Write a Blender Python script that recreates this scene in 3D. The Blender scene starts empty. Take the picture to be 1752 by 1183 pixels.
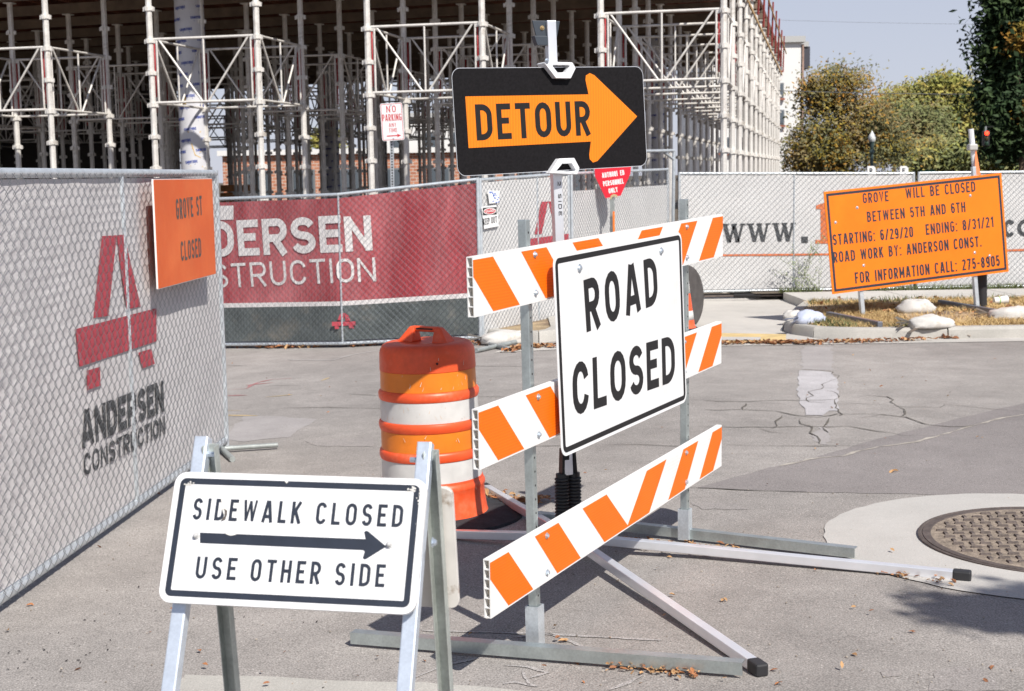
import bpy, bmesh, math, random
from math import sin, cos, pi, radians, sqrt, atan2, tan
from mathutils import Vector, Matrix, noise
random.seed(7)
S = bpy.context.scene
COL = S.collection

# ---------------------------------------------------------------- camera (origin = lens, 1.72 m above the road)
FPX, PITCH, ROLL = 2433.0, .1184, -.0169
_cp, _sp = cos(PITCH), sin(PITCH)
_R, _F, _U0 = Vector((1, 0, 0)), Vector((0, _cp, -_sp)), Vector((0, _sp, _cp))
CR = _R*cos(ROLL) + _U0*sin(ROLL)
CU = -_R*sin(ROLL) + _U0*cos(ROLL)
cd = bpy.data.cameras.new('camera'); co = bpy.data.objects.new('camera', cd); COL.objects.link(co)
M = Matrix.Identity(4)
for i in range(3):
    M[i][0], M[i][1], M[i][2] = CR[i], CU[i], -_F[i]
co.matrix_world = M
cd.sensor_width = 36; cd.lens = FPX/1752*36; cd.clip_start = .1; cd.clip_end = 3000
cd.dof.use_dof = True; cd.dof.focus_distance = 6.0; cd.dof.aperture_fstop = 8
S.camera = co

# ---------------------------------------------------------------- light
SUN = Vector((.46, -.80, 1.0)).normalized()
w = bpy.data.worlds.new('World'); S.world = w; w.use_nodes = True
nt = w.node_tree; nt.nodes.clear()
sky = nt.nodes.new('ShaderNodeTexSky'); sky.sky_type = 'NISHITA'; sky.sun_disc = False
sky.sun_elevation = math.asin(SUN.z); sky.sun_rotation = atan2(SUN.x, SUN.y)
sky.air_density = 1.0; sky.dust_density = .6; sky.ozone_density = 5.0; sky.altitude = 800
bg = nt.nodes.new('ShaderNodeBackground'); bg.inputs[1].default_value = .075
out = nt.nodes.new('ShaderNodeOutputWorld')
hz = nt.nodes.new('ShaderNodeMix'); hz.data_type = 'RGBA'; hz.inputs[0].default_value = .72; hz.inputs[7].default_value = (7.0, 7.2, 8.4, 1)   # smoky, even haze over the clear sky
gco = nt.nodes.new('ShaderNodeTexCoord'); gse = nt.nodes.new('ShaderNodeSeparateXYZ'); gmr = nt.nodes.new('ShaderNodeMapRange')   # haze thins out with height, as real haze does
gmr.inputs[1].default_value = 0.0; gmr.inputs[2].default_value = .75; gmr.inputs[3].default_value = .88; gmr.inputs[4].default_value = .12
nt.links.new(gco.outputs['Generated'], gse.inputs[0]); nt.links.new(gse.outputs[2], gmr.inputs[0]); nt.links.new(gmr.outputs[0], hz.inputs[0])
nt.links.new(sky.outputs[0], hz.inputs[6]); nt.links.new(hz.outputs[2], bg.inputs[0]); nt.links.new(bg.outputs[0], out.inputs[0])
sl = bpy.data.lights.new('sun', 'SUN'); sl.energy = 5.0; sl.angle = radians(.53); sl.color = (1, .955, .885)
so = bpy.data.objects.new('sun', sl); COL.objects.link(so)
so.rotation_euler = SUN.to_track_quat('Z', 'Y').to_euler(); so.location = (6, -8, 12)
S.view_settings.view_transform = 'Standard'; S.view_settings.look = 'None'
S.view_settings.exposure = 0.27; S.view_settings.gamma = 1; S.view_settings.use_curve_mapping = False

# ---------------------------------------------------------------- survey helpers (photo point -> place in the world)
def gz(x, y):
    return -1.715 + .035*max(min(x, .8), -8) - .013*(min(max(y, -5), 40) - 5)
def ray(px, py): return _F + CR*((px-876)/FPX) + CU*((591.5-py)/FPX)
def at(px, py, Y):
    d = ray(px, py); return d*(Y/d.y)
def ground(px, py, dz=0.0):
    d = ray(px, py); z = -1.73
    for _ in range(40):
        P = d*((z+dz)/d.z); z = gz(P.x, P.y)
    return P
class Frame:
    "a flat face: origin at its bottom left, x along it, z up it, y going away behind it"
    def __init__(s, o, cols):
        s.o = Vector(o); s.x, s.y, s.z = [Vector(c).normalized() for c in cols]
    def p(s, x, z, y=0.0): return s.o + s.x*x + s.y*y + s.z*z
    def inv(s, px, py):
        d = ray(px, py); P = d*(s.o.dot(s.y)/d.dot(s.y)); q = P - s.o
        return q.dot(s.x), q.dot(s.z)
def rframe(o, rows): return Frame(o, [(rows[0][i], rows[1][i], rows[2][i]) for i in range(3)])
def vframe(a, b, lean=0.0):
    x = (Vector(b)-Vector(a)).normalized(); y = Vector((-x.y, x.x, 0)).normalized(); z = x.cross(y)
    return Frame(a, (x, y, z))

# ---------------------------------------------------------------- materials
MATS = {}
def mat(name, col, rough=.6, metal=0.0, n=0.0, ns=8.0, n2=0.0, ns2=60.0, bump=0.0, bs=80.0, col2=None, c2=(0.5, .62), c2s=3.0,
        spec=.5, stretch=None, emit=0.0, trans=0.0, coords='Object', wave=None, sub=0.0):
    if name in MATS: return MATS[name]
    m = bpy.data.materials.new(name); m.use_nodes = True; t = m.node_tree; N = t.nodes; L = t.links
    p = N['Principled BSDF']; p.inputs['Roughness'].default_value = rough; p.inputs['Metallic'].default_value = metal
    p.inputs['Specular IOR Level'].default_value = spec
    c = (*col, 1)
    if coords == 'Object': src = N.new('ShaderNodeTexCoord').outputs['Object']
    else: src = N.new('ShaderNodeNewGeometry').outputs['Position']
    if stretch:
        mp = N.new('ShaderNodeMapping'); mp.inputs['Scale'].default_value = stretch; L.new(src, mp.inputs[0]); src = mp.outputs[0]
    rgb = N.new('ShaderNodeRGB'); rgb.outputs[0].default_value = c; cur = rgb.outputs[0]
    def nz(scale, det=4.0, ro=.55):
        a = N.new('ShaderNodeTexNoise'); a.inputs['Scale'].default_value = scale; a.inputs['Detail'].default_value = det
        a.inputs['Roughness'].default_value = ro; L.new(src, a.inputs[0]); return a.outputs[0]
    if col2:
        r = N.new('ShaderNodeMapRange'); r.inputs[1].default_value = c2[0]; r.inputs[2].default_value = c2[1]; L.new(nz(c2s, 8, .65), r.inputs[0])
        mx = N.new('ShaderNodeMix'); mx.data_type = 'RGBA'; L.new(r.outputs[0], mx.inputs[0]); L.new(cur, mx.inputs[6]); mx.inputs[7].default_value = (*col2, 1); cur = mx.outputs[2]
    for amt, sc in ((n, ns), (n2, ns2)):
        if amt:
            r = N.new('ShaderNodeMapRange'); r.inputs[1].default_value = .3; r.inputs[2].default_value = .7
            r.inputs[3].default_value = 1-amt; r.inputs[4].default_value = 1+amt; L.new(nz(sc), r.inputs[0])
            v = N.new('ShaderNodeVectorMath'); v.operation = 'SCALE'; L.new(cur, v.inputs[0]); L.new(r.outputs[0], v.inputs['Scale']); cur = v.outputs[0]
    if wave:
        wv = N.new('ShaderNodeTexWave'); wv.bands_direction = wave[0]; wv.inputs['Scale'].default_value = wave[1]; wv.inputs['Distortion'].default_value = .6
        L.new(src, wv.inputs[0]); r = N.new('ShaderNodeMapRange'); r.inputs[3].default_value = 1-wave[2]; r.inputs[4].default_value = 1+wave[2]*.4; L.new(wv.outputs[1], r.inputs[0])
        v = N.new('ShaderNodeVectorMath'); v.operation = 'SCALE'; L.new(cur, v.inputs[0]); L.new(r.outputs[0], v.inputs['Scale']); cur = v.outputs[0]
    L.new(cur, p.inputs['Base Color'])
    if bump:
        b = N.new('ShaderNodeBump'); b.inputs['Strength'].default_value = bump; b.inputs['Distance'].default_value = .01; L.new(nz(bs), b.inputs['Height']); L.new(b.outputs[0], p.inputs['Normal'])
    if emit:
        p.inputs['Emission Color'].default_value = c; p.inputs['Emission Strength'].default_value = emit
    if trans: p.inputs['Transmission Weight'].default_value = trans
    if sub: p.inputs['Subsurface Weight'].default_value = sub
    MATS[name] = m; return m

def asphalt(name, col, patch, speck=.5):
    m = bpy.data.materials.new(name); m.use_nodes = True; t = m.node_tree; N = t.nodes; L = t.links
    p = N['Principled BSDF']; p.inputs['Roughness'].default_value = .92; p.inputs['Specular IOR Level'].default_value = .25
    g = N.new('ShaderNodeNewGeometry').outputs['Position']
    def nz(s, d=5, r=.6, sc=None):
        src = g
        if sc:
            mp = N.new('ShaderNodeMapping'); mp.inputs['Scale'].default_value = sc; L.new(g, mp.inputs[0]); src = mp.outputs[0]
        a = N.new('ShaderNodeTexNoise'); a.inputs['Scale'].default_value = s; a.inputs['Detail'].default_value = d; a.inputs['Roughness'].default_value = r; L.new(src, a.inputs[0]); return a.outputs[0]
    def mr(v, a, b, c, d):
        r = N.new('ShaderNodeMapRange'); [r.inputs[i+1].__setattr__('default_value', q) for i, q in enumerate((a, b, c, d))]; L.new(v, r.inputs[0]); return r.outputs[0]
    def mul(a, b):
        q = N.new('ShaderNodeMath'); q.operation = 'MULTIPLY'; L.new(a, q.inputs[0]); L.new(b, q.inputs[1]); return q.outputs[0]
    k = mul(mr(nz(.5, 6), .3, .7, 1-patch, 1+patch), mr(nz(3.5, 8, .7), .3, .7, 1-patch*.8, 1+patch*.8))
    k = mul(k, mr(nz(1.2, 6, .6, (1, .25, 1)), .35, .7, 1.05, .93))
    v = N.new('ShaderNodeTexVoronoi'); v.inputs['Scale'].default_value = 150; L.new(g, v.inputs[0])
    k = mul(k, mr(v.outputs['Distance'], .1, .75, 1+speck*.30, 1-speck*.42))
    v2 = N.new('ShaderNodeTexVoronoi'); v2.inputs['Scale'].default_value = 42; L.new(g, v2.inputs[0])
    k = mul(k, mr(v2.outputs['Distance'], .08, .2, 1+speck*.75, 1))
    v3 = N.new('ShaderNodeTexVoronoi'); v3.inputs['Scale'].default_value = 27; L.new(g, v3.inputs[0])
    k = mul(k, mr(v3.outputs['Distance'], .05, .12, 1-speck*.7, 1))
    rgb = N.new('ShaderNodeRGB'); rgb.outputs[0].default_value = (*col, 1)
    s = N.new('ShaderNodeVectorMath'); s.operation = 'SCALE'; L.new(rgb.outputs[0], s.inputs[0]); L.new(k, s.inputs['Scale']); L.new(s.outputs[0], p.inputs['Base Color'])
    b = N.new('ShaderNodeBump'); b.inputs['Strength'].default_value = .55; b.inputs['Distance'].default_value = .006
    L.new(nz(130, 4), b.inputs['Height']); L.new(b.outputs[0], p.inputs['Normal'])
    MATS[name] = m; return m

ROAD = asphalt('asphalt', (.338, .312, .292), .17, .8)
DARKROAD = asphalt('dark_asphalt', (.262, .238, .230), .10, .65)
GREYPATCH = asphalt('worn_patch', (.36, .335, .325), .12, .4)
CONC = asphalt('collar_concrete', (.47, .45, .425), .07, .18)
KERB = asphalt('kerb_concrete', (.44, .42, .385), .12, .3)
WALK = asphalt('walk_concrete', (.50, .475, .44), .08, .2)
DIRT = asphalt('dirt', (.13, .105, .08), .2, .6)
GALV = mat('galvanised_steel', (.60, .64, .67), .42, .55, n=.14, ns=14, n2=.10, ns2=120, bump=.05, bs=60)
GALVD = mat('weathered_galvanised_steel', (.36, .385, .375), .55, .45, n=.2, ns=9, n2=.12, ns2=90)
GALVP = mat('rail_galvanised_steel', (.50, .55, .54), .38, .8, n=.14, ns=14, n2=.08, ns2=120)
WIRE = mat('fence_wire', (.30, .32, .34), .42, .8)
ALU = mat('aluminium', (.80, .81, .84), .32, .55, n=.05, ns=10)
BOLT = mat('zinc_bolt', (.62, .68, .74), .3, .8)
WHITE = mat('white_sheeting', (.78, .78, .77), .38, col2=(.66, .65, .62), c2=(.55, .8), c2s=2.5, n=.025, ns=5, wave=('Z', 22, .035))
WHITEV = mat('white_sign_sheeting', (.76, .76, .765), .35, col2=(.66, .65, .63), c2=(.55, .8), c2s=3, n=.02, ns=5, wave=('X', 34, .03))
PLASTIC = mat('white_plastic', (.80, .79, .77), .4, n=.03, ns=4)
ORANGE = mat('orange_sheeting', (.84, .155, .003), .45, spec=.25, n=.04, ns=4, wave=('Z', 30, .10))
SIGNOR = mat('orange_sign_face', (.82, .19, .010), .5, spec=.25, n=.05, ns=2.2, col2=(.77, .155, .008), c2=(.45, .7), c2s=1.2)
ARROWOR = mat('amber_arrow_sheeting', (.80, .205, .003), .4, n=.03, ns=5, wave=('X', 26, .13))
BLACK = mat('black_print', (.016, .015, .016), .5, n=.1, ns=10, spec=.25)
NAVY = mat('faded_black_print', (.019, .025, .040), .5, n=.15, ns=25)
BLKFACE = mat('black_sign_face', (.010, .009, .010), .7, n=.3, ns=90, spec=.12)
RUBBER = mat('black_rubber', (.022, .022, .024), .55)
RUBBERG = mat('dusty_rubber', (.040, .041, .046), .9, n=.25, ns=12, n2=.2, ns2=90, spec=.15)
RED = mat('red_print', (.52, .02, .03), .45)
SCRIM = mat('grey_fabric', (.57, .55, .55), .9, n=.06, ns=3, n2=.10, ns2=80, bump=1.0, bs=6, stretch=(1, 1, 2.2))
SCRIMW = mat('white_fabric', (.60, .595, .59), .9, n=.05, ns=2, n2=.08, ns2=60, bump=.5, bs=6)
MAROON = mat('maroon_fabric', (.30, .038, .048), .85, n=.22, ns=3.2, n2=.15, ns2=50, stretch=(1, 1, .25), col2=(.42, .13, .14), c2=(.42, .66), c2s=1.5, bump=.4, bs=8)
DGREY = mat('dark_grey_fabric', (.085, .098, .098), .9, n=.25, ns=4, n2=.15, ns2=50, col2=(.16, .15, .13), c2=(.56, .7), c2s=1.6)
FABRED = mat('faded_red_print', (.42, .055, .075), .8, n=.12, ns=10, n2=.1, ns2=70)
FABDK = mat('faded_dark_print', (.055, .058, .062), .8, n=.25, ns=12)
FABWH = mat('white_print', (.66, .63, .62), .8, n=.1, ns=9)
DRUMOR = mat('drum_orange_plastic', (.76, .088, .022), .42, n=.14, ns=6, n2=.06, ns2=50, col2=(.80, .17, .08), c2=(.55, .72), c2s=5)
DRUMBAND = mat('drum_orange_band', (.74, .20, .014), .38, n=.10, ns=9, col2=(.70, .33, .14), c2=(.66, .7), c2s=9)
DRUMWH = mat('drum_white_band', (.60, .59, .57), .5, n=.12, ns=7, col2=(.40, .36, .32), c2=(.62, .72), c2s=12)
POSTW = mat('scaffold_white_metal', (.68, .65, .61), .5, .15, n=.14, ns=5, n2=.08, ns2=40, col2=(.40, .36, .31), c2=(.56, .7), c2s=4)
REDPAINT = mat('red_paint', (.36, .02, .025), .5)
PLY = mat('formwork_plywood', (.16, .055, .03), .8, n=.35, ns=1.2, n2=.2, ns2=14)
JOIST = mat('joist_metal', (.20, .15, .11), .6, .2, n=.25, ns=3)
RAILWOOD = mat('timber', (.55, .36, .17), .8, n=.2, ns=6)
TUBE = mat('paper_tube', (.60, .60, .63), .8, n=.06, ns=4, bump=.15, bs=8)
BLUEPR = mat('blue_print', (.05, .08, .32), .7)
BAG = mat('sandbag_cloth', (.54, .52, .49), .85, col2=(.38, .33, .27), c2=(.56, .7), c2s=4, n=.12, ns=7, n2=.1, ns2=120, bump=.5, bs=14)
IRON = mat('rusty_iron', (.115, .092, .082), .7, .35, n=.25, ns=12, n2=.2, ns2=80, bump=.3, bs=60)
IRONDK = mat('iron_recess', (.23, .185, .145), .95, n=.35, ns=30, n2=.3, ns2=120)

# ---------------------------------------------------------------- mesh helpers
class MB:
    def __init__(s): s.v = []; s.f = []
    def quad(s, pts):
        i = len(s.v); s.v += [Vector(p) for p in pts]; s.f.append(tuple(range(i, i+len(pts)))); return s
    def hexa(s, b, t):
        "box from 4 bottom points and 4 top points"
        i = len(s.v); s.v += [Vector(p) for p in list(b)+list(t)]
        s.f += [(i+3, i+2, i+1, i), (i+4, i+5, i+6, i+7)] + [(i+k, i+(k+1) % 4, i+4+(k+1) % 4, i+4+k) for k in range(4)]
        return s
    def box(s, x0, x1, y0, y1, z0, z1):
        return s.hexa([(x0, y0, z0), (x1, y0, z0), (x1, y1, z0), (x0, y1, z0)], [(x0, y0, z1), (x1, y0, z1), (x1, y1, z1), (x0, y1, z1)])
    def fbox(s, F, x0, x1, z0, z1, y0, y1):
        return s.hexa([F.p(x0, z0, y0), F.p(x1, z0, y0), F.p(x1, z0, y1), F.p(x0, z0, y1)], [F.p(x0, z1, y0), F.p(x1, z1, y0), F.p(x1, z1, y1), F.p(x0, z1, y1)])
    def beam(s, a, b, wd, hg, side=None):
        "rectangular bar from a to b; side = direction of its width"
        a, b = Vector(a), Vector(b); d = (b-a).normalized()
        sx = Vector(side) if side is not None else Vector((0, 0, 1)).cross(d)
        sx = (sx - d*sx.dot(d)).normalized(); sy = d.cross(sx)
        c = [(-1, -1), (1, -1), (1, 1), (-1, 1)]
        return s.hexa([a+sx*(i*wd/2)+sy*(j*hg/2) for i, j in c], [b+sx*(i*wd/2)+sy*(j*hg/2) for i, j in c])
    def tube(s, a, b, r, n=8, r2=None, caps=True):
        a, b = Vector(a), Vector(b); d = (b-a).normalized(); r2 = r if r2 is None else r2
        x = d.orthogonal().normalized(); y = d.cross(x); i = len(s.v)
        for P, q in ((a, r), (b, r2)):
            for k in range(n): s.v.append(P + x*(q*cos(2*pi*k/n)) + y*(q*sin(2*pi*k/n)))
        s.f += [(i+k, i+(k+1) % n, i+n+(k+1) % n, i+n+k) for k in range(n)]
        if caps: s.f += [tuple(i+n-1-k for k in range(n)), tuple(i+n+k for k in range(n))]
        return s
    def path(s, pts, r, n=6):
        pts = [Vector(p) for p in pts]; i = len(s.v); m = len(pts)
        up = None
        for j, P in enumerate(pts):
            d = (pts[min(j+1, m-1)]-pts[max(j-1, 0)]).normalized()
            if up is None: up = d.orthogonal().normalized()
            x = (up - d*up.dot(d)).normalized(); y = d.cross(x); up = x
            for k in range(n): s.v.append(P + x*(r*cos(2*pi*k/n)) + y*(r*sin(2*pi*k/n)))
        for j in range(m-1):
            for k in range(n): s.f.append((i+j*n+k, i+j*n+(k+1) % n, i+(j+1)*n+(k+1) % n, i+(j+1)*n+k))
        s.f += [tuple(i+n-1-k for k in range(n)), tuple(i+(m-1)*n+k for k in range(n))]
        return s
    def lathe(s, prof, c=(0, 0, 0), n=48, axis=None):
        c = Vector(c); i = len(s.v); Z = Vector(axis).normalized() if axis else Vector((0, 0, 1))
        X = Z.orthogonal().normalized() if axis else Vector((1, 0, 0)); Y = Z.cross(X); m = len(prof)
        for r, z in prof:
            for k in range(n): s.v.append(c + X*(r*cos(2*pi*k/n)) + Y*(r*sin(2*pi*k/n)) + Z*z)
        for j in range(m-1):
            for k in range(n): s.f.append((i+j*n+k, i+j*n+(k+1) % n, i+(j+1)*n+(k+1) % n, i+(j+1)*n+k))
        if prof[-1][0] > 1e-6: s.f.append(tuple(i+(m-1)*n+k for k in range(n)))
        if prof[0][0] > 1e-6: s.f.append(tuple(i+n-1-k for k in range(n)))
        return s
    def slab(s, F, poly, y0, y1):
        "polygon (x,z) on a frame, from depth y0 (front) to y1 (back)"
        i = len(s.v); n = len(poly)
        s.v += [F.p(x, z, y0) for x, z in poly] + [F.p(x, z, y1) for x, z in poly]
        s.f += [tuple(range(i, i+n)), tuple(range(i+2*n-1, i+n-1, -1))] + [(i+k, i+n+k, i+n+(k+1) % n, i+(k+1) % n) for k in range(n)]
        return s
    def ring(s, F, a, b, y):
        "flat band between two polygons with the same number of points"
        i = len(s.v); n = len(a)
        s.v += [F.p(x, z, y) for x, z in a] + [F.p(x, z, y) for x, z in b]
        s.f += [(i+k, i+(k+1) % n, i+n+(k+1) % n, i+n+k) for k in range(n)]
        return s
def rrect(x0, z0, x1, z1, r, n=6):
    o = []
    for cx, cz, a in ((x1-r, z0+r, -90), (x1-r, z1-r, 0), (x0+r, z1-r, 90), (x0+r, z0+r, 180)):
        for k in range(n+1):
            t = radians(a+90*k/n); o.append((cx+r*cos(t), cz+r*sin(t)))
    return o
def tag(o, label=None, cat=None, group=None, kind=None):
    if label: o['label'] = label
    if cat: o['category'] = cat
    if group: o['group'] = group
    if kind: o['kind'] = kind
    return o
def thing(name, loc, label, cat, group=None):
    o = bpy.data.objects.new(name, None); COL.objects.link(o); o.location = Vector(loc); o.empty_display_size = .1
    return tag(o, label, cat, group)
def root_loc(o):
    L = Vector((0, 0, 0))
    while o is not None: L = L + Vector(o.location); o = o.parent
    return L
def obj(name, mb, m, parent=None, smooth=False, bevel=0.0, local=False, loc=None):
    me = bpy.data.meshes.new(name)
    base = Vector((0, 0, 0))
    if not local: base = root_loc(parent) if parent is not None else (Vector(loc) if loc is not None else base)
    me.from_pydata([tuple(v-base) for v in mb.v], [], mb.f); me.materials.append(m)
    if smooth:
        me.polygons.foreach_set('use_smooth', [True]*len(me.polygons))
    o = bpy.data.objects.new(name, me); COL.objects.link(o)
    if parent is not None: o.parent = parent
    elif not local and loc is not None: o.location = base
    if smooth == 'auto':
        bm = bmesh.new(); bm.from_mesh(me)
        for e in bm.edges:
            if len(e.link_faces) == 2 and e.calc_face_angle(0) > radians(38): e.smooth = False
        bm.to_mesh(me); bm.free()
    if bevel:
        b = o.modifiers.new('bevel', 'BEVEL'); b.width = bevel; b.segments = 2; b.limit_method = 'ANGLE'; b.angle_limit = radians(50)
    return o
def dup(o, parent=None):
    c = o.copy(); COL.objects.link(c); c.parent = parent
    for ch in list(o.children): dup(ch, c)
    return c

# ---------------------------------------------------------------- lettering: drawn strokes on a face
def ell(cx, cy, rx, ry, a0, a1, n=8):
    return [(cx+rx*cos(radians(a0+(a1-a0)*k/n)), cy+ry*sin(radians(a0+(a1-a0)*k/n))) for k in range(n+1)]
WID = dict(I=.0, A=.66, B=.56, C=.56, D=.57, E=.50, F=.48, G=.57, H=.57, K=.58, L=.48, M=.70, N=.60, O=.59, P=.54, R=.57, S=.55, T=.54, U=.57, V=.62, W=.86, Y=.60)
def glyph(c, t, k):
    "strokes (points, closed) and advance width of one letter of height 1"
    h = t/2; lo = c.islower()
    if c == ' ': return [], .38*k
    if c in ':.': return [([(h, 0), (h, t)], 0)] + ([([(h, .62), (h, .62+t)], 0)] if c == ':' else []), t
    if c == '/': return [([(h*.6, -.02), (.40*k, 1.02)], 0)], .44*k
    if c == '-': return [([(0, .48), (.36*k, .48)], 0)], .36*k
    if c == '!': return [([(h, 0), (h, 1)], 0)], t
    if c == 'x': return [], .02
    W = WID.get(c, .54)*k if c != 'I' else t
    if c in '235678904': W = .54*k
    if c == '1': W = .26*k+t*.5
    l, r, b, T, m, cx = h, W-h, h, 1-h, .5, W/2; rx = (r-l)/2; q = min(.30, rx*1.25)
    if c == 'I': return [([(h, 0), (h, 1)], 0)], t
    if c == '1': return [([(r, 0), (r, 1)], 0), ([(r, .93), (r-.2*k, .76)], 0)], W
    if c in 'O0': return [(ell(cx, T-q, rx, q, 0, 180)+ell(cx, b+q, rx, q, 180, 360), 1)], W
    if c == 'C': return [(ell(cx, T-q, rx, q, 12, 180)+ell(cx, b+q, rx, q, 180, 348), 0)], W
    if c == 'G': return [(ell(cx, T-q, rx, q, 12, 180)+ell(cx, b+q, rx, q, 180, 360)+[(r, .48), (cx, .48)], 0)], W
    if c == 'U': return [([(l, 1)]+ell(cx, b+q, rx, q, 180, 360)+[(r, 1)], 0)], W
    if c == 'D':
        qx = min(rx*1.35, q*1.1); return [([(l, b), (l, T), (r-qx, T)]+ell(r-qx, T-q, qx, q, 90, 0)+ell(r-qx, b+q, qx, q, 0, -90)+[(r-qx, b)], 1)], W
    if c == 'S':
        hh = (T-m)/2; h2 = (m-b)/2
        return [(ell(cx, m+hh, rx, hh, 18, 262, 12)+ell(cx, b+h2, rx, h2, 82, -162, 12), 0)], W
    def bowl(y0, y1, rr=r):
        hh = (y1-y0)/2; qx = min(hh*.9, (rr-l)*.6)
        return [(l, y1), (rr-qx, y1)]+ell(rr-qx, y0+hh, qx, hh, 90, -90)+[(l, y0)]
    if c == 'P': return [([(l, 0), (l, 1)], 0), (bowl(.44, T), 0)], W
    if c == 'R': return [([(l, 0), (l, 1)], 0), (bowl(.46, T), 0), ([(cx-.02, .46), (r, 0)], 0)], W
    if c == 'B': return [([(l, 0), (l, 1)], 0), (bowl(.52, T, r-.03), 0), (bowl(b, .52), 0)], W
    if c == 'A': return [([(l, 0), (cx-h*.35, 1)], 0), ([(r, 0), (cx+h*.35, 1)], 0), ([(l+rx*.35, .27), (r-rx*.35, .27)], 0)], W
    if c == 'E': return [([(W, b), (l, b), (l, T), (W, T)], 0), ([(l, .52), (W*.86, .52)], 0)], W
    if c == 'F': return [([(l, 0), (l, T), (W, T)], 0), ([(l, .52), (W*.86, .52)], 0)], W
    if c == 'H': return [([(l, 0), (l, 1)], 0), ([(r, 0), (r, 1)], 0), ([(l, .52), (r, .52)], 0)], W
    if c == 'K': return [([(l, 0), (l, 1)], 0), ([(r, 1), (l, .38)], 0), ([(l+rx*.7, .56), (r+h*.2, 0)], 0)], W
    if c == 'L': return [([(l, 1), (l, b), (W, b)], 0)], W
    if c == 'M': return [([(l, 0), (l, 1)], 0), ([(r, 0), (r, 1)], 0), ([(l, .96), (cx, .25)], 0, .7), ([(cx, .25), (r, .96)], 0, .7)], W
    if c == 'N': return [([(l, 0), (l, 1)], 0), ([(r, 0), (r, 1)], 0), ([(l, .96), (r, .04)], 0, .8)], W
    if c == 'T': return [([(0, T), (W, T)], 0), ([(cx, T), (cx, 0)], 0)], W
    if c == 'V': return [([(l, 1), (cx, 0.02), (r, 1)], 0)], W
    if c == 'Y': return [([(l, 1), (cx, .48), (r, 1)], 0), ([(cx, .5), (cx, 0)], 0)], W
    if c == 'W': return [([(l, 1), (W*.28, .03)], 0, .85), ([(W*.28, .03), (cx, .95)], 0, .7), ([(cx, .95), (W*.72, .03)], 0, .85), ([(W*.72, .03), (r, 1)], 0, .7)], W
    if c == '2': return [(ell(cx, T-q, rx, q, 165, 0)+[(r, T-q-.06), (l, b), (W, b)], 0)], W
    if c == '3': return [(ell(cx, m+(T-m)/2, rx, (T-m)/2, 160, -90, 10), 0), (ell(cx, b+(m-b)/2, rx, (m-b)/2, 90, -160, 10), 0)], W
    if c == '5': return [([(r, T), (l+.02, T), (l, .50)]+ell(cx, b+.27, rx, .27, 130, -160, 10), 0)], W
    if c in '69':
        P = [(ell(cx, b+.26, rx, .26, 0, 360, 12)[:-1], 1), (ell(cx, T-q, rx, q, 20, 180)+[(l, b+.26)], 0)]
        if c == '9': P = [([(W-x, 1-y) for x, y in pp], cl) for pp, cl in P]
        return P, W
    if c == '7': return [([(0, T), (r, T), (cx-.05, 0)], 0)], W
    if c == '8': return [(ell(cx, m+(T-m)/2, rx*.92, (T-m)/2, 0, 360, 12)[:-1], 1), (ell(cx, b+(m-b)/2, rx, (m-b)/2, 0, 360, 12)[:-1], 1)], W
    if c == '4': return [([(r-.1, 0), (r-.1, 1), (l, .3), (W, .3)], 0)], W
    return [], W
def ribbon(pts, t, closed):
    P = [Vector(p) for p in pts]; n = len(P); L, R = [], []
    for i in range(n):
        a = P[(i-1) % n] if (closed or i > 0) else None; b = P[(i+1) % n] if (closed or i < n-1) else None
        d1 = (P[i]-a).normalized() if a is not None and (P[i]-a).length > 1e-7 else None
        d2 = (b-P[i]).normalized() if b is not None and (b-P[i]).length > 1e-7 else None
        d1 = d1 if d1 is not None else d2; d2 = d2 if d2 is not None else d1
        n1, n2 = Vector((-d1.y, d1.x)), Vector((-d2.y, d2.x)); nn = n1+n2
        nn = nn.normalized() if nn.length > 1e-4 else n1
        k = min(1/max(nn.dot(n1), .3), 1.6)
        L.append(P[i]+nn*(t/2*k)); R.append(P[i]-nn*(t/2*k))
    q = []
    for i in range(n if closed else n-1):
        j = (i+1) % n; q.append([L[i], R[i], R[j], L[j]])
    return q
def text(F, s, p0, p1, h, t=.17, y=-.0012, gap=.16, mb=None, fn=None, k0=1.0, slant=0):
    "letters of height h between the baseline points p0 and p1 (local x,z) of face F"
    mb = mb or MB(); p0, p1 = Vector(p0), Vector(p1); W = (p1-p0).length/h
    lo, hi = .15, 4.0
    def width(k): return sum(glyph(c, t, k)[1] for c in s) + gap*k*(len(s)-1)
    for _ in range(30):
        k = (lo+hi)/2
        if width(k) < W: lo = k
        else: hi = k
    ex = (p1-p0).normalized(); ez = Vector((-ex.y, ex.x)); x = 0; c_i = 0
    for c in s:
        st, wd = glyph(c, t, k)
        for g_ in st:
            pts, cl = g_[0], g_[1]; c_i += 1; yy = y - c_i*3e-5
            cq = ribbon(pts, t*(g_[2] if len(g_) > 2 else 1), cl)
            for qd in cq:
                pp = []
                for v in qd:
                    q = p0 + ex*((x+v.x+slant*v.y)*h) + ez*(v.y*h)
                    pp.append(fn(q.x, q.y, yy) if fn else F.p(q.x, q.y, yy))
                mb.quad(pp)
        x += wd + gap*k
    return mb
def pxtext(F, s, a, b, h, **kw): return text(F, s, F.inv(*a), F.inv(*b), h, **kw)
def pxpoly(F, pts, y=-.001, mb=None):
    mb = mb or MB(); mb.quad([F.p(*F.inv(*q), y) for q in pts]); return mb
def bolt(F, x, z, parent, r=.011, y=-.001, m=None):
    mb = MB(); mb.lathe([(r*1.5, 0), (r*1.5, .002), (r, .002), (r, .007), (r*.6, .010), (0, .0105)], F.p(x, z, y), 8, -F.y)
    return obj('bolt', mb, m or BOLT, parent)

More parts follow.
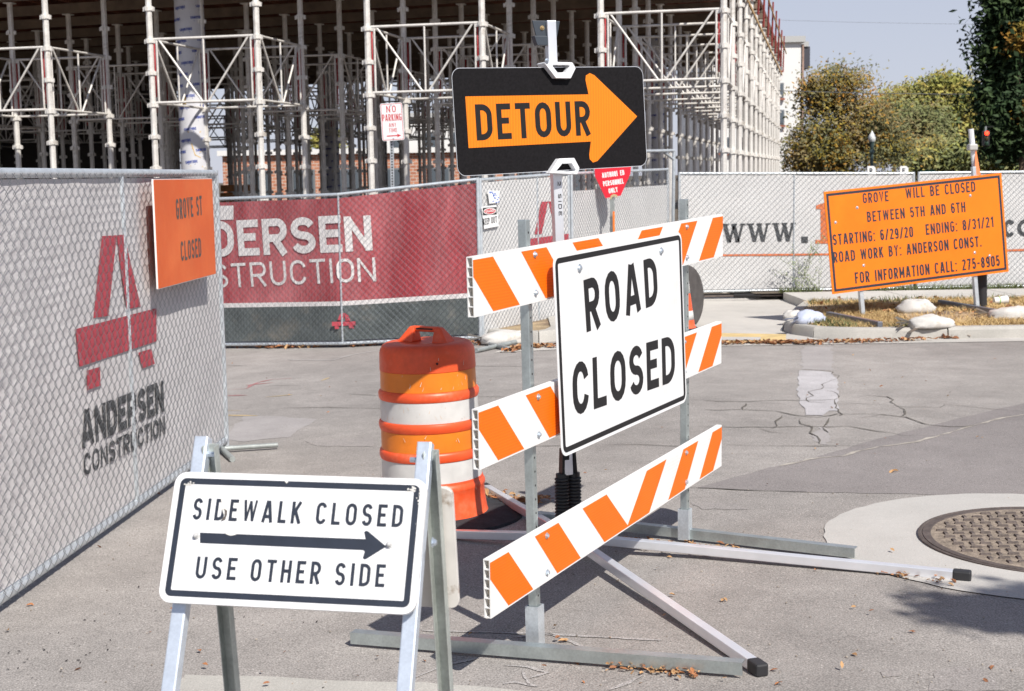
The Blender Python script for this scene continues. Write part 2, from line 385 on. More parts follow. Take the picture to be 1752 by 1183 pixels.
# ================================================================ GROUND
def struct(name, mb, m, **k):
    o = obj(name, mb, m, **k); o['kind'] = 'structure'; return o
def sheet(name, poly, m, dz=.004, cut=.35, kind='structure', parent=None):
    bm = bmesh.new(); vs = [bm.verts.new((x, y, 0)) for x, y in poly]; bm.faces.new(vs)
    bmesh.ops.triangulate(bm, faces=bm.faces[:])
    for _ in range(9):
        es = [e for e in bm.edges if e.calc_length() > cut]
        if not es: break
        bmesh.ops.subdivide_edges(bm, edges=es, cuts=1); bmesh.ops.triangulate(bm, faces=[f for f in bm.faces if len(f.verts) > 3])
    bmesh.ops.recalc_face_normals(bm, faces=bm.faces[:])
    for v in bm.verts: v.co.z = gz(v.co.x, v.co.y) + dz
    me = bpy.data.meshes.new(name); bm.to_mesh(me); bm.free()
    if me.polygons and me.polygons[0].normal.z < 0: me.flip_normals()
    me.materials.append(m); o = bpy.data.objects.new(name, me); COL.objects.link(o)
    if parent: o.parent = parent
    if kind: o['kind'] = kind
    return o
def gxy(pts, dz=0.0): return [tuple(ground(x, y, dz))[:2] for x, y in pts]
def rough(poly, step=.12, amp=.012, seed=1):
    "polygon outline with a slightly broken edge"
    rnd = random.Random(seed); o = []; n = len(poly)
    for i in range(n):
        a, b = Vector(poly[i]), Vector(poly[(i+1) % n]); L = (b-a).length; k = max(1, min(60, int(L/step)))
        nn = Vector((-(b-a).y, (b-a).x)).normalized()
        for j in range(k): o.append(tuple(a+(b-a)*(j/k)+nn*rnd.uniform(-amp, amp)*(1 if j else .3)))
    return o
def gribbon(pts, wd, jit=.0, seed=0, step=.1, mb=None, dz=.006, vary=.5):
    "thin strip lying on the road along world points"
    rnd = random.Random(seed); mb = mb or MB(); P = []
    for a, b in zip(pts[:-1], pts[1:]):
        a, b = Vector(a), Vector(b); k = max(1, int((b-a).length/step))
        for j in range(k): P.append(a+(b-a)*(j/k)+Vector((rnd.uniform(-jit, jit), rnd.uniform(-jit, jit))))
    P.append(Vector(pts[-1]))
    prev = None
    for i, p in enumerate(P):
        d = (P[min(i+1, len(P)-1)]-P[max(i-1, 0)]); d = d.normalized() if d.length > 1e-6 else Vector((1, 0))
        n = Vector((-d.y, d.x)); hw = wd/2*(1+rnd.uniform(-vary, vary))
        if i in (0, len(P)-1): hw *= .4
        A, B = p+n*hw, p-n*hw; cur = (Vector((A.x, A.y, gz(A.x, A.y)+dz)), Vector((B.x, B.y, gz(B.x, B.y)+dz)))
        if prev: mb.quad([prev[1], cur[1], cur[0], prev[0]])
        prev = cur
    return mb
def grid(xs, ys, dz):
    mb = MB(); n = len(xs)
    for y in ys:
        for x in xs: mb.v.append(Vector((x, y, gz(x, y)+dz)))
    for j in range(len(ys)-1):
        for i in range(n-1): mb.f.append((j*n+i, j*n+i+1, (j+1)*n+i+1, (j+1)*n+i))
    return mb
struct('ground', grid([-1500, -300, -60, -20, -8, -4, .8, 5, 20, 60, 300, 1500], [-300, -40, -5, 2, 9, 16, 24, 32, 40, 90, 300, 2000], -.02), DIRT)
struct('road', grid([-45, -20, -8, -6, -4, -2, 0, .8, 2, 4, 8, 20, 45], [-12, -5, 0, 4, 6, 8, 10, 12, 14, 16, 18, 20], 0), ROAD)
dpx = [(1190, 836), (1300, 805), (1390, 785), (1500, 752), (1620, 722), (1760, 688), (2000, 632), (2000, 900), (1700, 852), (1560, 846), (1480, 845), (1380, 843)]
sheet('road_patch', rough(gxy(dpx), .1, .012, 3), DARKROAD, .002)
sheet('pavement_slab', rough(gxy([(250, 1210), (302, 1172), (318, 1155), (436, 1158), (592, 1166), (725, 1168), (900, 1184), (900, 1300), (250, 1300)]), .08, .008, 4), KERB, .002)
sheet('worn_road_patch', rough(gxy([(386, 752), (400, 735), (416, 713), (480, 713), (543, 718), (520, 732), (497, 748), (450, 752), (416, 757)]), .12, .03, 5), GREYPATCH, .002)
def cvt(pts, s, ox, oy): return [(ox+x/s, oy+y/s) for x, y in pts]
PAINTW = asphalt('worn_white_paint', (.44, .42, .425), .16, .5)
sheet('old_paint_mark', rough(gxy(cvt([(535, 300), (640, 303), (712, 312), (738, 345), (741, 440), (742, 520), (690, 520), (660, 545), (570, 543), (545, 490), (522, 440), (528, 350)], 3.174, 1200, 540)), .12, .018, 6), PAINTW, .004)
sheet('old_paint_mark', rough(gxy(cvt([(550, 172), (710, 172), (722, 298), (540, 292)], 3.174, 1200, 540)), .12, .03, 8), GREYPATCH, .002)
sheet('old_paint_mark', rough(gxy(cvt([(600, 640), (680, 590), (700, 640), (690, 705), (640, 700)], 3.174, 1200, 540)), .07, .03, 9), GREYPATCH, .002)
CRACK = mat('road_crack', (.12, .108, .092), .95, n=.3, ns=20, coords='Position')
SEAM = mat('sandy_seam', (.37, .335, .29), .95, n=.3, ns=12, coords='Position')
cm = MB(); rr = random.Random(5)
crk = [[(0, 465), (100, 468), (250, 470), (400, 462), (540, 466), (740, 458)], [(740, 485), (860, 480), (1050, 495), (1280, 500), (1330, 487), (1450, 497), (1752, 525)],
       [(0, 515), (280, 515), (400, 522), (520, 545), (620, 560), (740, 535), (900, 535), (1110, 555), (1180, 575), (1240, 600), (1420, 610), (1480, 600)],
       [(0, 605), (280, 610), (560, 605), (800, 607), (880, 620), (1090, 650), (1260, 655)], [(250, 478), (240, 500), (225, 515)],
       [(540, 300), (640, 305), (710, 312), (735, 330), (720, 345), (665, 380), (640, 400), (595, 410), (605, 430), (570, 465), (600, 475), (690, 478)],
       [(960, 540), (1110, 552), (1115, 515), (1055, 495), (1030, 460), (1000, 445), (870, 435)], [(740, 430), (742, 550)], [(100, 705), (300, 708), (640, 712), (900, 712)],
       [(540, 560), (560, 590), (600, 620), (620, 660), (640, 700)], [(690, 560), (672, 590), (650, 610), (690, 640)], [(380, 620), (430, 560), (440, 545)], [(300, 612), (360, 632), (460, 645)], [(880, 560), (960, 545)], [(690, 410), (742, 430)]]
for i, c in enumerate(crk): gribbon(gxy(cvt(c, 3.174, 1200, 540)), .010, .028, i, .10, cm, .0055, .7)
for i, c in enumerate([[(378, 626), (424, 627)], [(457, 661), (512, 660)], [(482, 699), (560, 698), (650, 700), (900, 703)], [(593, 675), (650, 678), (900, 680)], [(600, 626), (650, 626), (905, 628)], [(900, 765), (1100, 762), (1240, 768)], [(1060, 845), (1190, 836), (1380, 843)]]):
    gribbon(gxy(c), .010, .015, i+50, .15, cm, .0055, .8)
struct('road_cracks', cm, CRACK)
sm = MB()
gribbon(gxy(cvt([(430, 820), (540, 795), (640, 775), (770, 765), (830, 745), (960, 715), (1170, 690), (1300, 650), (1480, 600), (1620, 560), (1752, 540)], 3.174, 1200, 540)), .020, .010, 3, .07, sm, .0040, .8)
struct('road_seam', sm, SEAM)
CHALK = asphalt('chalk', (.42, .395, .38), .12, .8)
ch = MB()
for i, c in enumerate([[(720, 1080), (935, 1086), (1132, 1097)], [(880, 1092), (935, 1084), (980, 1100), (1020, 1119)], [(703, 1163), (760, 1140), (820, 1127)], [(865, 1140), (905, 1142), (935, 1152), (905, 1162)], [(895, 1150), (905, 1175)], [(1042, 1182), (1075, 1170), (1100, 1157)], [(860, 1172), (880, 1168), (920, 1176)]]):
    gribbon(gxy(c), .016, .003, i, .03, ch, .003, .5)
struct('chalk_marks', ch, CHALK)
ch = MB(); gribbon(gxy([(492, 616), (568, 617), (600, 608), (647, 600), (700, 596)]), .05, .004, 3, .1, ch, .003, .3); struct('faded_white_line', ch, CHALK)
ch = MB()
for c in [[(383, 703), (411, 703)], [(383, 711), (441, 712)], [(550, 652), (563, 647)], [(455, 680), (500, 676)]]: gribbon(gxy(c), .035, .006, 4, .1, ch, .003, .6)
struct('faded_yellow_line', ch, mat('yellow_paint', (.48, .36, .20), .9))
ch = MB()
for c in [[(385, 668), (420, 666), (440, 655), (465, 650), (500, 648)], [(384, 678), (425, 677)], [(420, 660), (470, 655)]]: gribbon(gxy(c), .03, .01, 5, .1, ch, .003, .8)
struct('red_chalk_marks', ch, mat('red_chalk', (.36, .17, .17), .9))
STAIN = asphalt('pale_stain', (.335, .308, .292), .1, .7)
for i, P in enumerate([[(1590, 1183), (1600, 1150), (1640, 1140), (1690, 1150), (1720, 1183)], [(1505, 1150), (1520, 1145), (1545, 1148), (1540, 1158), (1512, 1160)], [(1180, 860), (1260, 862), (1280, 872), (1200, 872)], [(520, 755), (640, 748), (640, 765), (540, 764)]]):
    sheet('pale_stain', rough(gxy(P), .03, .012, 20+i), STAIN, .002)

# manhole: concrete collar, iron ring, cover with raised pattern
def circ(P):
    import numpy as np
    A = np.array([[2*x, 2*y, 1] for x, y in P]); b = np.array([x*x+y*y for x, y in P]); s = np.linalg.lstsq(A, b, rcond=None)[0]
    return float(s[0]), float(s[1]), float(sqrt(s[2]+s[0]**2+s[1]**2))
mx, my, mr_ = circ(gxy([(1579.3, 916.3), (1623, 886.3), (1684, 876), (1752, 874.7), (1585.5, 935), (1623, 957), (1674, 970.8), (1752, 978.3)]))
cx, cy, cr = circ(gxy([(1423.6, 896), (1439, 930), (1463, 950), (1538, 998), (1623, 1013), (1752, 1025), (1432, 879), (1470, 867), (1521, 855), (1589, 849), (1752, 849)]))
sheet('manhole_collar', rough([(cx+cr*cos(2*pi*k/40), cy+cr*sin(2*pi*k/40)) for k in range(40)], .06, .010, 11), CONC, .005)
man = thing('manhole_cover', (mx, my, gz(mx, my)+.008), 'round rusty iron manhole cover with a raised waffle pattern, set in a pale concrete ring', 'manhole cover')
zc = gz(mx, my)+.009
b = MB(); b.lathe([(mr_, 0), (mr_, .006), (mr_-.012, .008), (mr_-.016, .004), (mr_-.02, .004), (mr_-.022, .008), (mr_-.055, .008), (mr_-.06, .004)], (mx, my, zc), 72); obj('rim', b, IRON, man, smooth='auto')
b = MB(); b.lathe([(mr_-.058, .0010), (mr_-.058, .0052), (0, .0052)], (mx, my, zc), 48); obj('plate', b, IRONDK, man)
b = MB(); st = .062
for i in range(-12, 13):
    for j in range(-12, 13):
        x, y = i*st, j*st
        if math.hypot(x, y) > mr_-.085: continue
        if abs(x+.0)+abs(y) < .06: continue
        px, py = mx+x, my+y; L, W = (.027, .009) if (i+j) % 2 else (.009, .027)
        b.hexa([(px-L, py-W, zc), (px+L, py-W, zc), (px+L, py+W, zc), (px-L, py+W, zc)], [(px-L*.85, py-W*.6, zc+.013), (px+L*.85, py-W*.6, zc+.013), (px+L*.85, py+W*.6, zc+.013), (px-L*.85, py+W*.6, zc+.013)])
tag(obj('raised_pattern', b, IRON, man), kind='stuff')

# far side of the road: gutter, kerb, apron, planting strip, sidewalk
def kerbline(name, pts, wd=.17, h=.125, joint=1.6):
    root = struct(name, MB().box(0, .001, 0, .001, -.3, -.299) if False else MB().quad([(pts[0][0], pts[0][1], -2.2), (pts[0][0]+.01, pts[0][1], -2.2), (pts[0][0], pts[0][1]+.01, -2.2)]), KERB)
    P = [Vector(p) for p in pts]; fine = []
    for a, b2 in zip(P[:-1], P[1:]):
        k = max(1, int((b2-a).length/.4))
        for j in range(k): fine.append(a+(b2-a)*(j/k))
    fine.append(P[-1]); secs = []
    for i, p in enumerate(fine):
        d = (fine[min(i+1, len(fine)-1)]-fine[max(i-1, 0)]).normalized(); n = Vector((-d.y, d.x))
        q = [p+n*o for o in (0, .015, .045, wd)]; z = gz(p.x, p.y)
        secs.append([(q[0].x, q[0].y, z-.03), (q[1].x, q[1].y, z+h-.03), (q[2].x, q[2].y, z+h), (q[3].x, q[3].y, z+h), (q[3].x, q[3].y, z-.03)])
    i = 0
    while i < len(secs)-1:
        j = min(i+4, len(secs)-1); mb = MB(); m5 = 5
        A = [Vector(v) for v in secs[i]]; 
        ss = [[Vector(v) for v in s] for s in secs[i:j+1]]
        if len(ss) > 1:
            ss[0] = [a.lerp(b2, .02) for a, b2 in zip(ss[0], ss[1])]; ss[-1] = [a.lerp(b2, .02) for a, b2 in zip(ss[-1], ss[-2])]
        for s in ss: mb.v += s
        for a in range(len(ss)-1):
            for k in range(m5-1): mb.f.append((a*m5+k, a*m5+k+1, (a+1)*m5+k+1, (a+1)*m5+k))
        mb.f.append((0, 1, 2, 3, 4)); mb.f.append(tuple((len(ss)-1)*m5+k for k in (4, 3, 2, 1, 0)))
        obj('kerb_stone', mb, KERB, root, smooth='auto'); i = j
    return root
kp = [(3.95, 19.3), (3.6, 18.2), (3.28, 16.9), (3.13, 16.3), (3.15, 15.85), (3.3, 15.5), (3.55, 15.32), (3.9, 15.22), (5.5, 15.2), (14, 15.2)]
kerbline('kerb', kp)
sheet('gutter', [(-.2, 14.9), (16, 14.72), (16, 15.24), (3.4, 15.3), (.6, 15.5), (0, 15.5)], WALK, .005)
sheet('driveway_apron', rough([(.62, 15.29), (3.35, 15.29), (3.1, 16.2), (3.3, 17.2), (4.0, 19.4), (4.6, 21.9), (1.0, 21.9), (.62, 17.5)], .5, 0), WALK, .012)
strip = [(3.30, 16.3), (3.3, 15.85), (3.5, 15.55), (3.9, 15.37), (14, 15.37), (14, 19.3), (4.05, 19.3), (3.6, 17.6)]
sheet('planting_strip', strip, mat('dry_soil', (.36, .27, .16), .95, n=.25, ns=3, n2=.3, ns2=40, coords='Position', bump=.6, bs=30, col2=(.20, .14, .09), c2=(.5, .6), c2s=.9), .115)
wk = struct('sidewalk', MB().quad([(4, 19.4, -2.3), (4.1, 19.4, -2.3), (4, 19.5, -2.3)]), WALK)
for i in range(8):
    x0 = 4.02+i*1.5; mb = MB()
    mb.hexa([(x0, 19.31, gz(x0, 19.3)), (x0+1.485, 19.31, gz(x0, 19.3)), (x0+1.485, 20.95, gz(x0, 21)), (x0, 20.95, gz(x0, 21))], [(x0, 19.31, gz(x0, 19.3)+.125), (x0+1.485, 19.31, gz(x0, 19.3)+.125), (x0+1.485, 20.95, gz(x0, 21)+.125), (x0, 20.95, gz(x0, 21)+.125)])
    obj('paving_slab', mb, WALK, wk, bevel=.006)
sheet('soil_verge', [(3.6, 20.96), (16, 20.96), (16, 24), (3.6, 24)], DIRT, .11)
TAC = mat('yellow_tactile_paving', (.58, .43, .20), .8, n=.15, ns=6, bump=.8, bs=20, coords='Position')
sheet('tactile_paving', gxy([(1232, 585), (1344, 585), (1345, 572), (1232, 570)], .02), TAC, .020)
sheet('white_ramp_edge', gxy([(1180, 583), (1300, 583), (1302, 578), (1180, 577)], .02), CONC, .026)
kerbline('left_kerb', [(-.45, 17.2), (-.3, 16.3), (.0, 15.8), (.3, 15.68), (.52, 15.8), (.62, 16.2), (.62, 18.2)])
sheet('left_verge', [(-.3, 17.2), (-.15, 16.4), (.1, 15.97), (.3, 15.85), (.45, 16.25), (.45, 18.4), (-.3, 18.4)], mat('dry_soil', (0, 0, 0)), .11)

# ================================================================ CHAIN LINK FENCES
def chain(fn, L, H, D=.072, r=.0019, top=.02, bot=.015):
    "woven wire: each wire zigzags between two columns and hooks its neighbours; fn(u, z, y) -> point"
    mb = MB(); a = D/2; n = int(L/a); m = int((H+top+bot)/a)
    for i in range(n):
        for j in range(m):
            u0 = (i + (j % 2 if i % 2 == 0 else 1-j % 2))*a; u1 = (i + (1-j % 2 if i % 2 == 0 else j % 2))*a
            z0 = -bot + j*a; z1 = z0+a; yo = .0055
            s0 = yo if (j % 2) == (i % 2) else -yo
            P, Q = fn(u0, z0, s0), fn(u1, z1, -s0)
            d = (Q-P); d.normalize(); X = d.orthogonal().normalized(); Y = d.cross(X); k0 = len(mb.v)
            for B in (P-d*r, Q+d*r):
                for k in range(3):
                    t = 2*pi*k/3; mb.v.append(B + X*(r*cos(t)) + Y*(r*sin(t)))
            mb.f += [(k0, k0+1, k0+4, k0+3), (k0+1, k0+2, k0+5, k0+4), (k0+2, k0, k0+3, k0+5)]
    return mb
def fabric(fn, u0, u1, z0f, z1f, H, y=.022, amp=.0042, nu=60, nv=24, seed=0):
    mb = MB()
    for j in range(nv+1):
        for i in range(nu+1):
            u = u0+(u1-u0)*i/nu; z = z0f+(z1f-z0f)*j/nv
            rp = amp*noise.noise(Vector((u*2.2+seed, z*5, seed)))*2
            P0 = fn(u, z*H(u) if callable(H) else z, y+rp); mb.v.append(P0)
    n = nu+1
    for j in range(nv):
        for i in range(nu): mb.f.append((j*n+i, j*n+i+1, (j+1)*n+i+1, (j+1)*n+i))
    return mb
class Run:
    "a straight fence run from bottom point a to b with top heights ha and hb"
    def __init__(s, a, b, ha, hb):
        s.a, s.b, s.ha, s.hb = Vector(a), Vector(b), ha, hb; s.L = (s.b-s.a).length; s.F = vframe(s.a, s.b); s.d = (s.b-s.a).normalized()
    def H(s, u): return s.ha+(s.hb-s.ha)*u/s.L
    def fn(s, u, z, y=0.0): return s.a + s.d*u + Vector((0, 0, 1))*z + s.F.y*y
def pbot(px, py, lift=.05): return ground(px, py, lift)
def run_parts(t, R, posts, matpost=GALV, rr_=.019, braces=(), fab=None, seed=0, D=.072, wr=.0019, z0f=.015, z1f=.985, ties=True):
    z = Vector((0, 0, 1))
    obj('top_rail', MB().tube(R.fn(0, R.H(0)), R.fn(R.L, R.H(R.L)), rr_, 10), matpost, t, smooth='auto')
    obj('bottom_rail', MB().tube(R.fn(0, 0), R.fn(R.L, 0), rr_, 10), matpost, t, smooth='auto')
    for u in posts: obj('post', MB().tube(R.fn(u, -.08), R.fn(u, R.H(u)+.02), rr_*1.05, 10), matpost, t, smooth='auto')
    for u in braces: obj('brace', MB().tube(R.fn(u, 0, -.004), R.fn(u, R.H(u), -.004), rr_*.62, 8), matpost, t, smooth='auto')
    Hm = min(R.ha, R.hb)
    fnz = lambda u, zz, y: R.fn(u, zz*R.H(u)/Hm, y-rr_-.004)
    tag(obj('chain_link', chain(fnz, R.L, Hm, D, wr), WIRE, t), kind='stuff')
    if fab is not None:
        o = obj('fabric_screen', fabric(R.fn, .02, R.L-.02, z0f, z1f, R.H, y=.0, seed=seed), fab, t, smooth=True); return o
FB = -.0075    # print sits this far in front of the fabric
# -- left fence beside the pavement
A = at(-60, 1095, 5.55); A.z = gz(A.x, A.y)+.05
Rl = Run((-2.205, 5.55, -1.74), (-2.005, 9.76, -1.79), 1.79, 1.845)
fl = thing('fence_panel', Rl.a, 'nearest chain-link panel, grey fabric printed with a red letter A over two dark words', 'fence')
fab1 = run_parts(fl, Rl, (0.0, Rl.L), braces=(Rl.L*.52,), fab=SCRIM, seed=3, D=.088, wr=.0015, rr_=.023)
FL = vframe(Rl.a, Rl.b)
lm_ = MB()
for q in [[(172.2, 404.3), (197.5, 402.8), (183, 541), (157.3, 544.6)], [(197.5, 402.8), (210.2, 401.8), (238.6, 525), (214.8, 529.6), (203, 452)], [(127, 563.4), (265.6, 527.5), (265.6, 584.3), (133, 628)],
          [(146.7, 634.4), (168.7, 628), (169.7, 660), (146.7, 668)], [(234.4, 603.9), (256.4, 597), (262.8, 622.7), (241.5, 630.9)]]:
    pxpoly(FL, q, FB, lm_)
obj('letter_logo', lm_, FABRED, fab1)
obj('lettering', pxtext(FL, 'ANDERSEN', (138, 768), (279, 704), .185, t=.24, y=FB, gap=.08), FABDK, fab1)
obj('lettering', pxtext(FL, 'CONSTRUCTION', (142, 815), (281, 743), .11, t=.19, y=FB, gap=.12), FABDK, fab1)
g0 = ground(385, 775); g1 = ground(476, 769)
obj('foot', MB().tube(g0+Vector((0, 0, .03)), g1+Vector((0, 0, .03)), .017, 10), GALVD, fl, smooth='auto')
obj('foot', MB().tube(ground(372, 768)+Vector((0, 0, .03)), ground(398, 791)+Vector((0, 0, .02)), .02, 10), GALVD, fl, smooth='auto')
# -- maroon fence
pA, pB, pC = pbot(368, 590), pbot(585, 588), pbot(822, 577)
def topz(px, py, P): return at(px, py, P.y).z - P.z
fm = thing('fence_panel', pA, 'chain-link fence panel with maroon banner, white lettering and a dark band along its foot', 'fence')
Rm1 = Run(pA, pB, topz(368, 341, pA), topz(585, 333, pB)); Rm2 = Run(pB, pC, topz(585, 333, pB), topz(822, 307, pC))
for k, (R, po, br) in enumerate(((Rm1, (0,), ()), (Rm2, (Rm2.L,), (0.01,)))):
    top = run_parts(fm, R, po, braces=br, fab=None, D=.078)
    mtx = obj('fabric_banner', fabric(R.fn, 0, R.L, .285, .975, R.H, 0.0, seed=5+k), MAROON, fm, smooth=True)
    drk = obj('dark_fabric_band', fabric(R.fn, 0, R.L, .02, .255, R.H, 0.0, seed=5+k, nv=8), DGREY, fm, smooth=True)
    obj('white_stripe', fabric(R.fn, 0, R.L, .255, .285, R.H, -.001, seed=5+k, nv=2), FABWH, fm, smooth=True)
    if k == 0:
        b = pxtext(R.F, 'ANDERSE', (262, 444), (587, 431.5), .42, t=.21, y=FB, gap=.09); obj('lettering', b, FABWH, mtx)
        b = pxtext(R.F, 'CONSTRUCTI', (268, 498), (571, 484.5), .285, t=.12, y=FB, gap=.14); obj('lettering', b, FABWH, mtx)
        obj('white_patch', pxpoly(R.F, [(362, 353), (400, 352), (400, 376), (362, 377)], FB), FABWH, mtx)
    else:
        b = pxtext(R.F, 'N', (592, 431), (638, 428.5), .40, t=.21, y=FB, gap=.09); obj('lettering', b, FABWH, mtx)
        b = pxtext(R.F, 'O', (577, 484), (607, 483), .275, t=.12, y=FB, gap=.16); obj('lettering', b, FABWH, mtx)
        b = pxtext(R.F, 'N', (613, 482.8), (644, 481.5), .275, t=.12, y=FB, gap=.16); obj('lettering', b, FABWH, mtx)
        b = MB()
        for q in [[(583, 536), (592, 536), (586, 548), (577, 548)], [(590, 536), (596, 540), (600, 549), (591, 549)], [(568, 551), (608, 550), (609, 557), (568, 558)], [(573, 558), (580, 558), (580, 563), (573, 563)], [(597, 557), (604, 557), (606, 562), (598, 562)]]: pxpoly(R.F, q, FB, b)
        obj('letter_logo', b, FABRED, drk)
# -- grey panel beside it, receding to the gate
qB = pbot(975, 546); Rg = Run(pC+Vector((.03, .02, 0)), qB, topz(822, 308, pC), topz(975, 297, qB))
fg = thing('fence_panel', Rg.a, 'pale chain-link panel with a red letter A, right beside the maroon banner', 'fence')
fb_ = run_parts(fg, Rg, (0, Rg.L), braces=(Rg.L*.62,), fab=SCRIMW, seed=9, D=.078)
b = MB()
for q in [[(925, 345.5), (937, 345), (926, 400.7), (914, 401.3)], [(937, 345), (942, 345), (962, 399), (951, 400)], [(905, 409), (973, 400), (973, 428), (903, 437)]]: pxpoly(Rg.F, q, FB, b)
obj('letter_logo', b, FABRED, fb_)
# -- next panel, behind the stop sign
rB = pbot(1143, 509); Rh = Run(qB+Vector((.04, .03, 0)), rB, topz(975, 297, qB), topz(1143, 290, rB))
fh = thing('fence_panel', Rh.a, 'chain-link panel with pale fabric behind the red stop sign, bare wire showing along its top', 'fence')
run_parts(fh, Rh, (0, Rh.L), fab=SCRIMW, seed=11, D=.078, z1f=.88)
# tall gate frame with bracing
gp = ground(1150, 504); gf = thing('gate_frame', gp, 'tall bare galvanised gate frame with a small corner brace between pale fence runs', 'gate frame')
Yg = gp.y; T0, T1 = at(1108, 259, Yg-.6), at(1153, 258, Yg)
obj('post', MB().tube((gp.x, gp.y, gp.z), T1, .028, 10), GALV, gf, smooth='auto')
obj('top_rail', MB().tube(at(1060, 260, Yg-1.2), T1, .026, 10), GALV, gf, smooth='auto')
obj('brace', MB().tube(at(1135, 260, Yg-.2), at(1153, 274, Yg), .02, 8), GALV, gf, smooth='auto')
gq = thing('wooden_post', ground(1147, 500), 'weathered pale post standing behind the gate frame', 'post')
obj('shaft', MB().tube(ground(1147, 500), at(1147, 262, ground(1147, 500).y), .045, 8), POSTW, gq)
# -- long white banner fence, right
FY = 21.35
def rbot(px): 
    P = at(px, 497, FY); P.z = gz(P.x, FY)+.13; return P
s0, s1, s2 = rbot(1163), rbot(1560), rbot(1980)
fr1 = thing('fence_panel', s0, 'chain-link panel with white web-address banner, left of the orange notice board', 'fence')
Rr = Run(s0, s1, topz(1163, 297, s0), topz(1560, 297, s1)); w1 = run_parts(fr1, Rr, (0, Rr.L), braces=(Rr.L*.49,), fab=SCRIMW, seed=14, D=.085, wr=.0022)
fr2 = thing('fence_panel', s1, 'chain-link panel with white fabric, behind and right of the orange notice board', 'fence')
Rs = Run(s1+Vector((.08, 0, 0)), s2, topz(1563, 296.5, s1), topz(1980, 292, s2)); w2 = run_parts(fr2, Rs, (0, Rs.L), braces=(Rs.L*.5,), fab=SCRIMW, seed=19, D=.085, wr=.0022)
b = MB()
def serifw(F, px0, px1, py, h):
    a, c = F.inv(px0, py), F.inv(px1, py); L = c[0]-a[0]; n = 3; wd = L/n*.93
    for i in range(n):
        o = a[0]+i*L/n; z = a[1]; P = lambda x, zz: (o+x*wd, z+zz*h)
        for x0, z0, x1, z1, t in ((.12, 1, .32, .03, .13), (.32, .03, .52, .97, .075), (.50, .97, .68, .03, .13), (.68, .03, .87, 1, .075)):
            A_, B_ = P(x0, z0), P(x1, z1)
            b.quad([F.p(A_[0]-t*h, A_[1], FB), F.p(B_[0]-t*h, B_[1], FB), F.p(B_[0]+t*h*.6, B_[1], FB-.0003*i), F.p(A_[0]+t*h*.6, A_[1], FB-.0003*i)])
        for x0, x1 in ((-.04, .27), (.38, .62), (.76, .98)):
            b.quad([F.p(P(x0, .93)[0], P(0, .93)[1], FB-.002), F.p(P(x1, .93)[0], P(0, .93)[1], FB-.002), F.p(P(x1, 1)[0], P(0, 1)[1], FB-.002), F.p(P(x0, 1)[0], P(0, 1)[1], FB-.002)])
serifw(Rr.F, 1236, 1365, 416, .285)
b.quad([Rr.F.p(*Rr.F.inv(*q), FB) for q in [(1371, 405), (1382, 405), (1382, 416), (1371, 416)]])
obj('lettering', b, FABDK, w1)
b = MB()
for q in [[(1404, 349), (1416, 347), (1416, 411), (1404, 411)], [(1395, 411), (1424, 411), (1424, 417), (1395, 417)], [(1396, 352), (1404, 349), (1404, 358), (1396, 358)]]: pxpoly(Rr.F, q, FB, b)
FABOR = mat('faded_orange_print', (.62, .17, .06), .8, n=.15, ns=9)
obj('numeral', b, FABOR, w1)
obj('orange_line', pxpoly(Rr.F, [(1180, 439), (1560, 436), (1560, 432.5), (1180, 436)], FB), FABOR, w1)
obj('orange_line', pxpoly(Rs.F, [(1562, 436), (1800, 428), (1800, 424.5), (1562, 432.5)], FB), FABOR, w2)
cb = MB(); q = min(.3, .13)
def lower(F, c, x0, x1, pz, h, t):
    a, e = F.inv(x0, pz), F.inv(x1, pz); W = (e[0]-a[0]); L = []
    pts = ell(W/2, h/2, W/2-t/2, h/2-t/2, 40 if c == 'c' else 0, 320 if c == 'c' else 360, 14)
    for qd in ribbon(pts if c == 'c' else pts[:-1], t, c == 'o'): cb.quad([F.p(a[0]+v.x, a[1]+v.y, FB) for v in qd])
lower(Rs.F, 'c', 1716, 1737, 406, .26, .055); lower(Rs.F, 'o', 1740, 1768, 405, .26, .055); obj('lettering', cb, FABDK, w2)

# ================================================================ THE CLOSED-ROAD BARRICADE
PK = (.985, 1.0, 1.0)
PL = [rframe((-.12409*.985, 4.74749*.985, -.46802*.985), [(.47309, -.88097, -.00891), (.88059, .47316, -.02626), (.02735, .00458, .99962)]),
      rframe((-.11335, 4.62364, -.96320), [(.45943, -.88820, -.00442), (.88795, .45941, -.02218), (.02173, .00626, .99974)]),
      rframe((-.08582, 4.62310, -1.47053), [(.44933, -.89336, -.00166), (.89309, .44924, -.02416), (.02233, .00938, .99971)])]
bar = thing('barricade', (.43, 5.6, gz(.43, 5.6)), 'three-rail barricade with orange and white diagonal stripes on a galvanised frame', 'barricade')
def post_line(u, top, bot):
    "top and bottom points (px) of a post just behind the rails"
    def hit(F, px, py, back):
        d = ray(px, py); o = F.p(0, 0, back); P = d*(o.dot(F.y)/d.dot(F.y)); return P
    return hit(PL[0], *top, .052), hit(PL[2], *bot, .052)
STR = [([(0, .203), (.138, .203), (.325, .006), (.13, .006), (.0, .136)]), ([(.345, .203), (.545, .203), (.742, .006), (.53, .006)]), ([(.765, .203), (1.0, .203), (1.219, .012), (1.219, .006), (.975, .006)])]
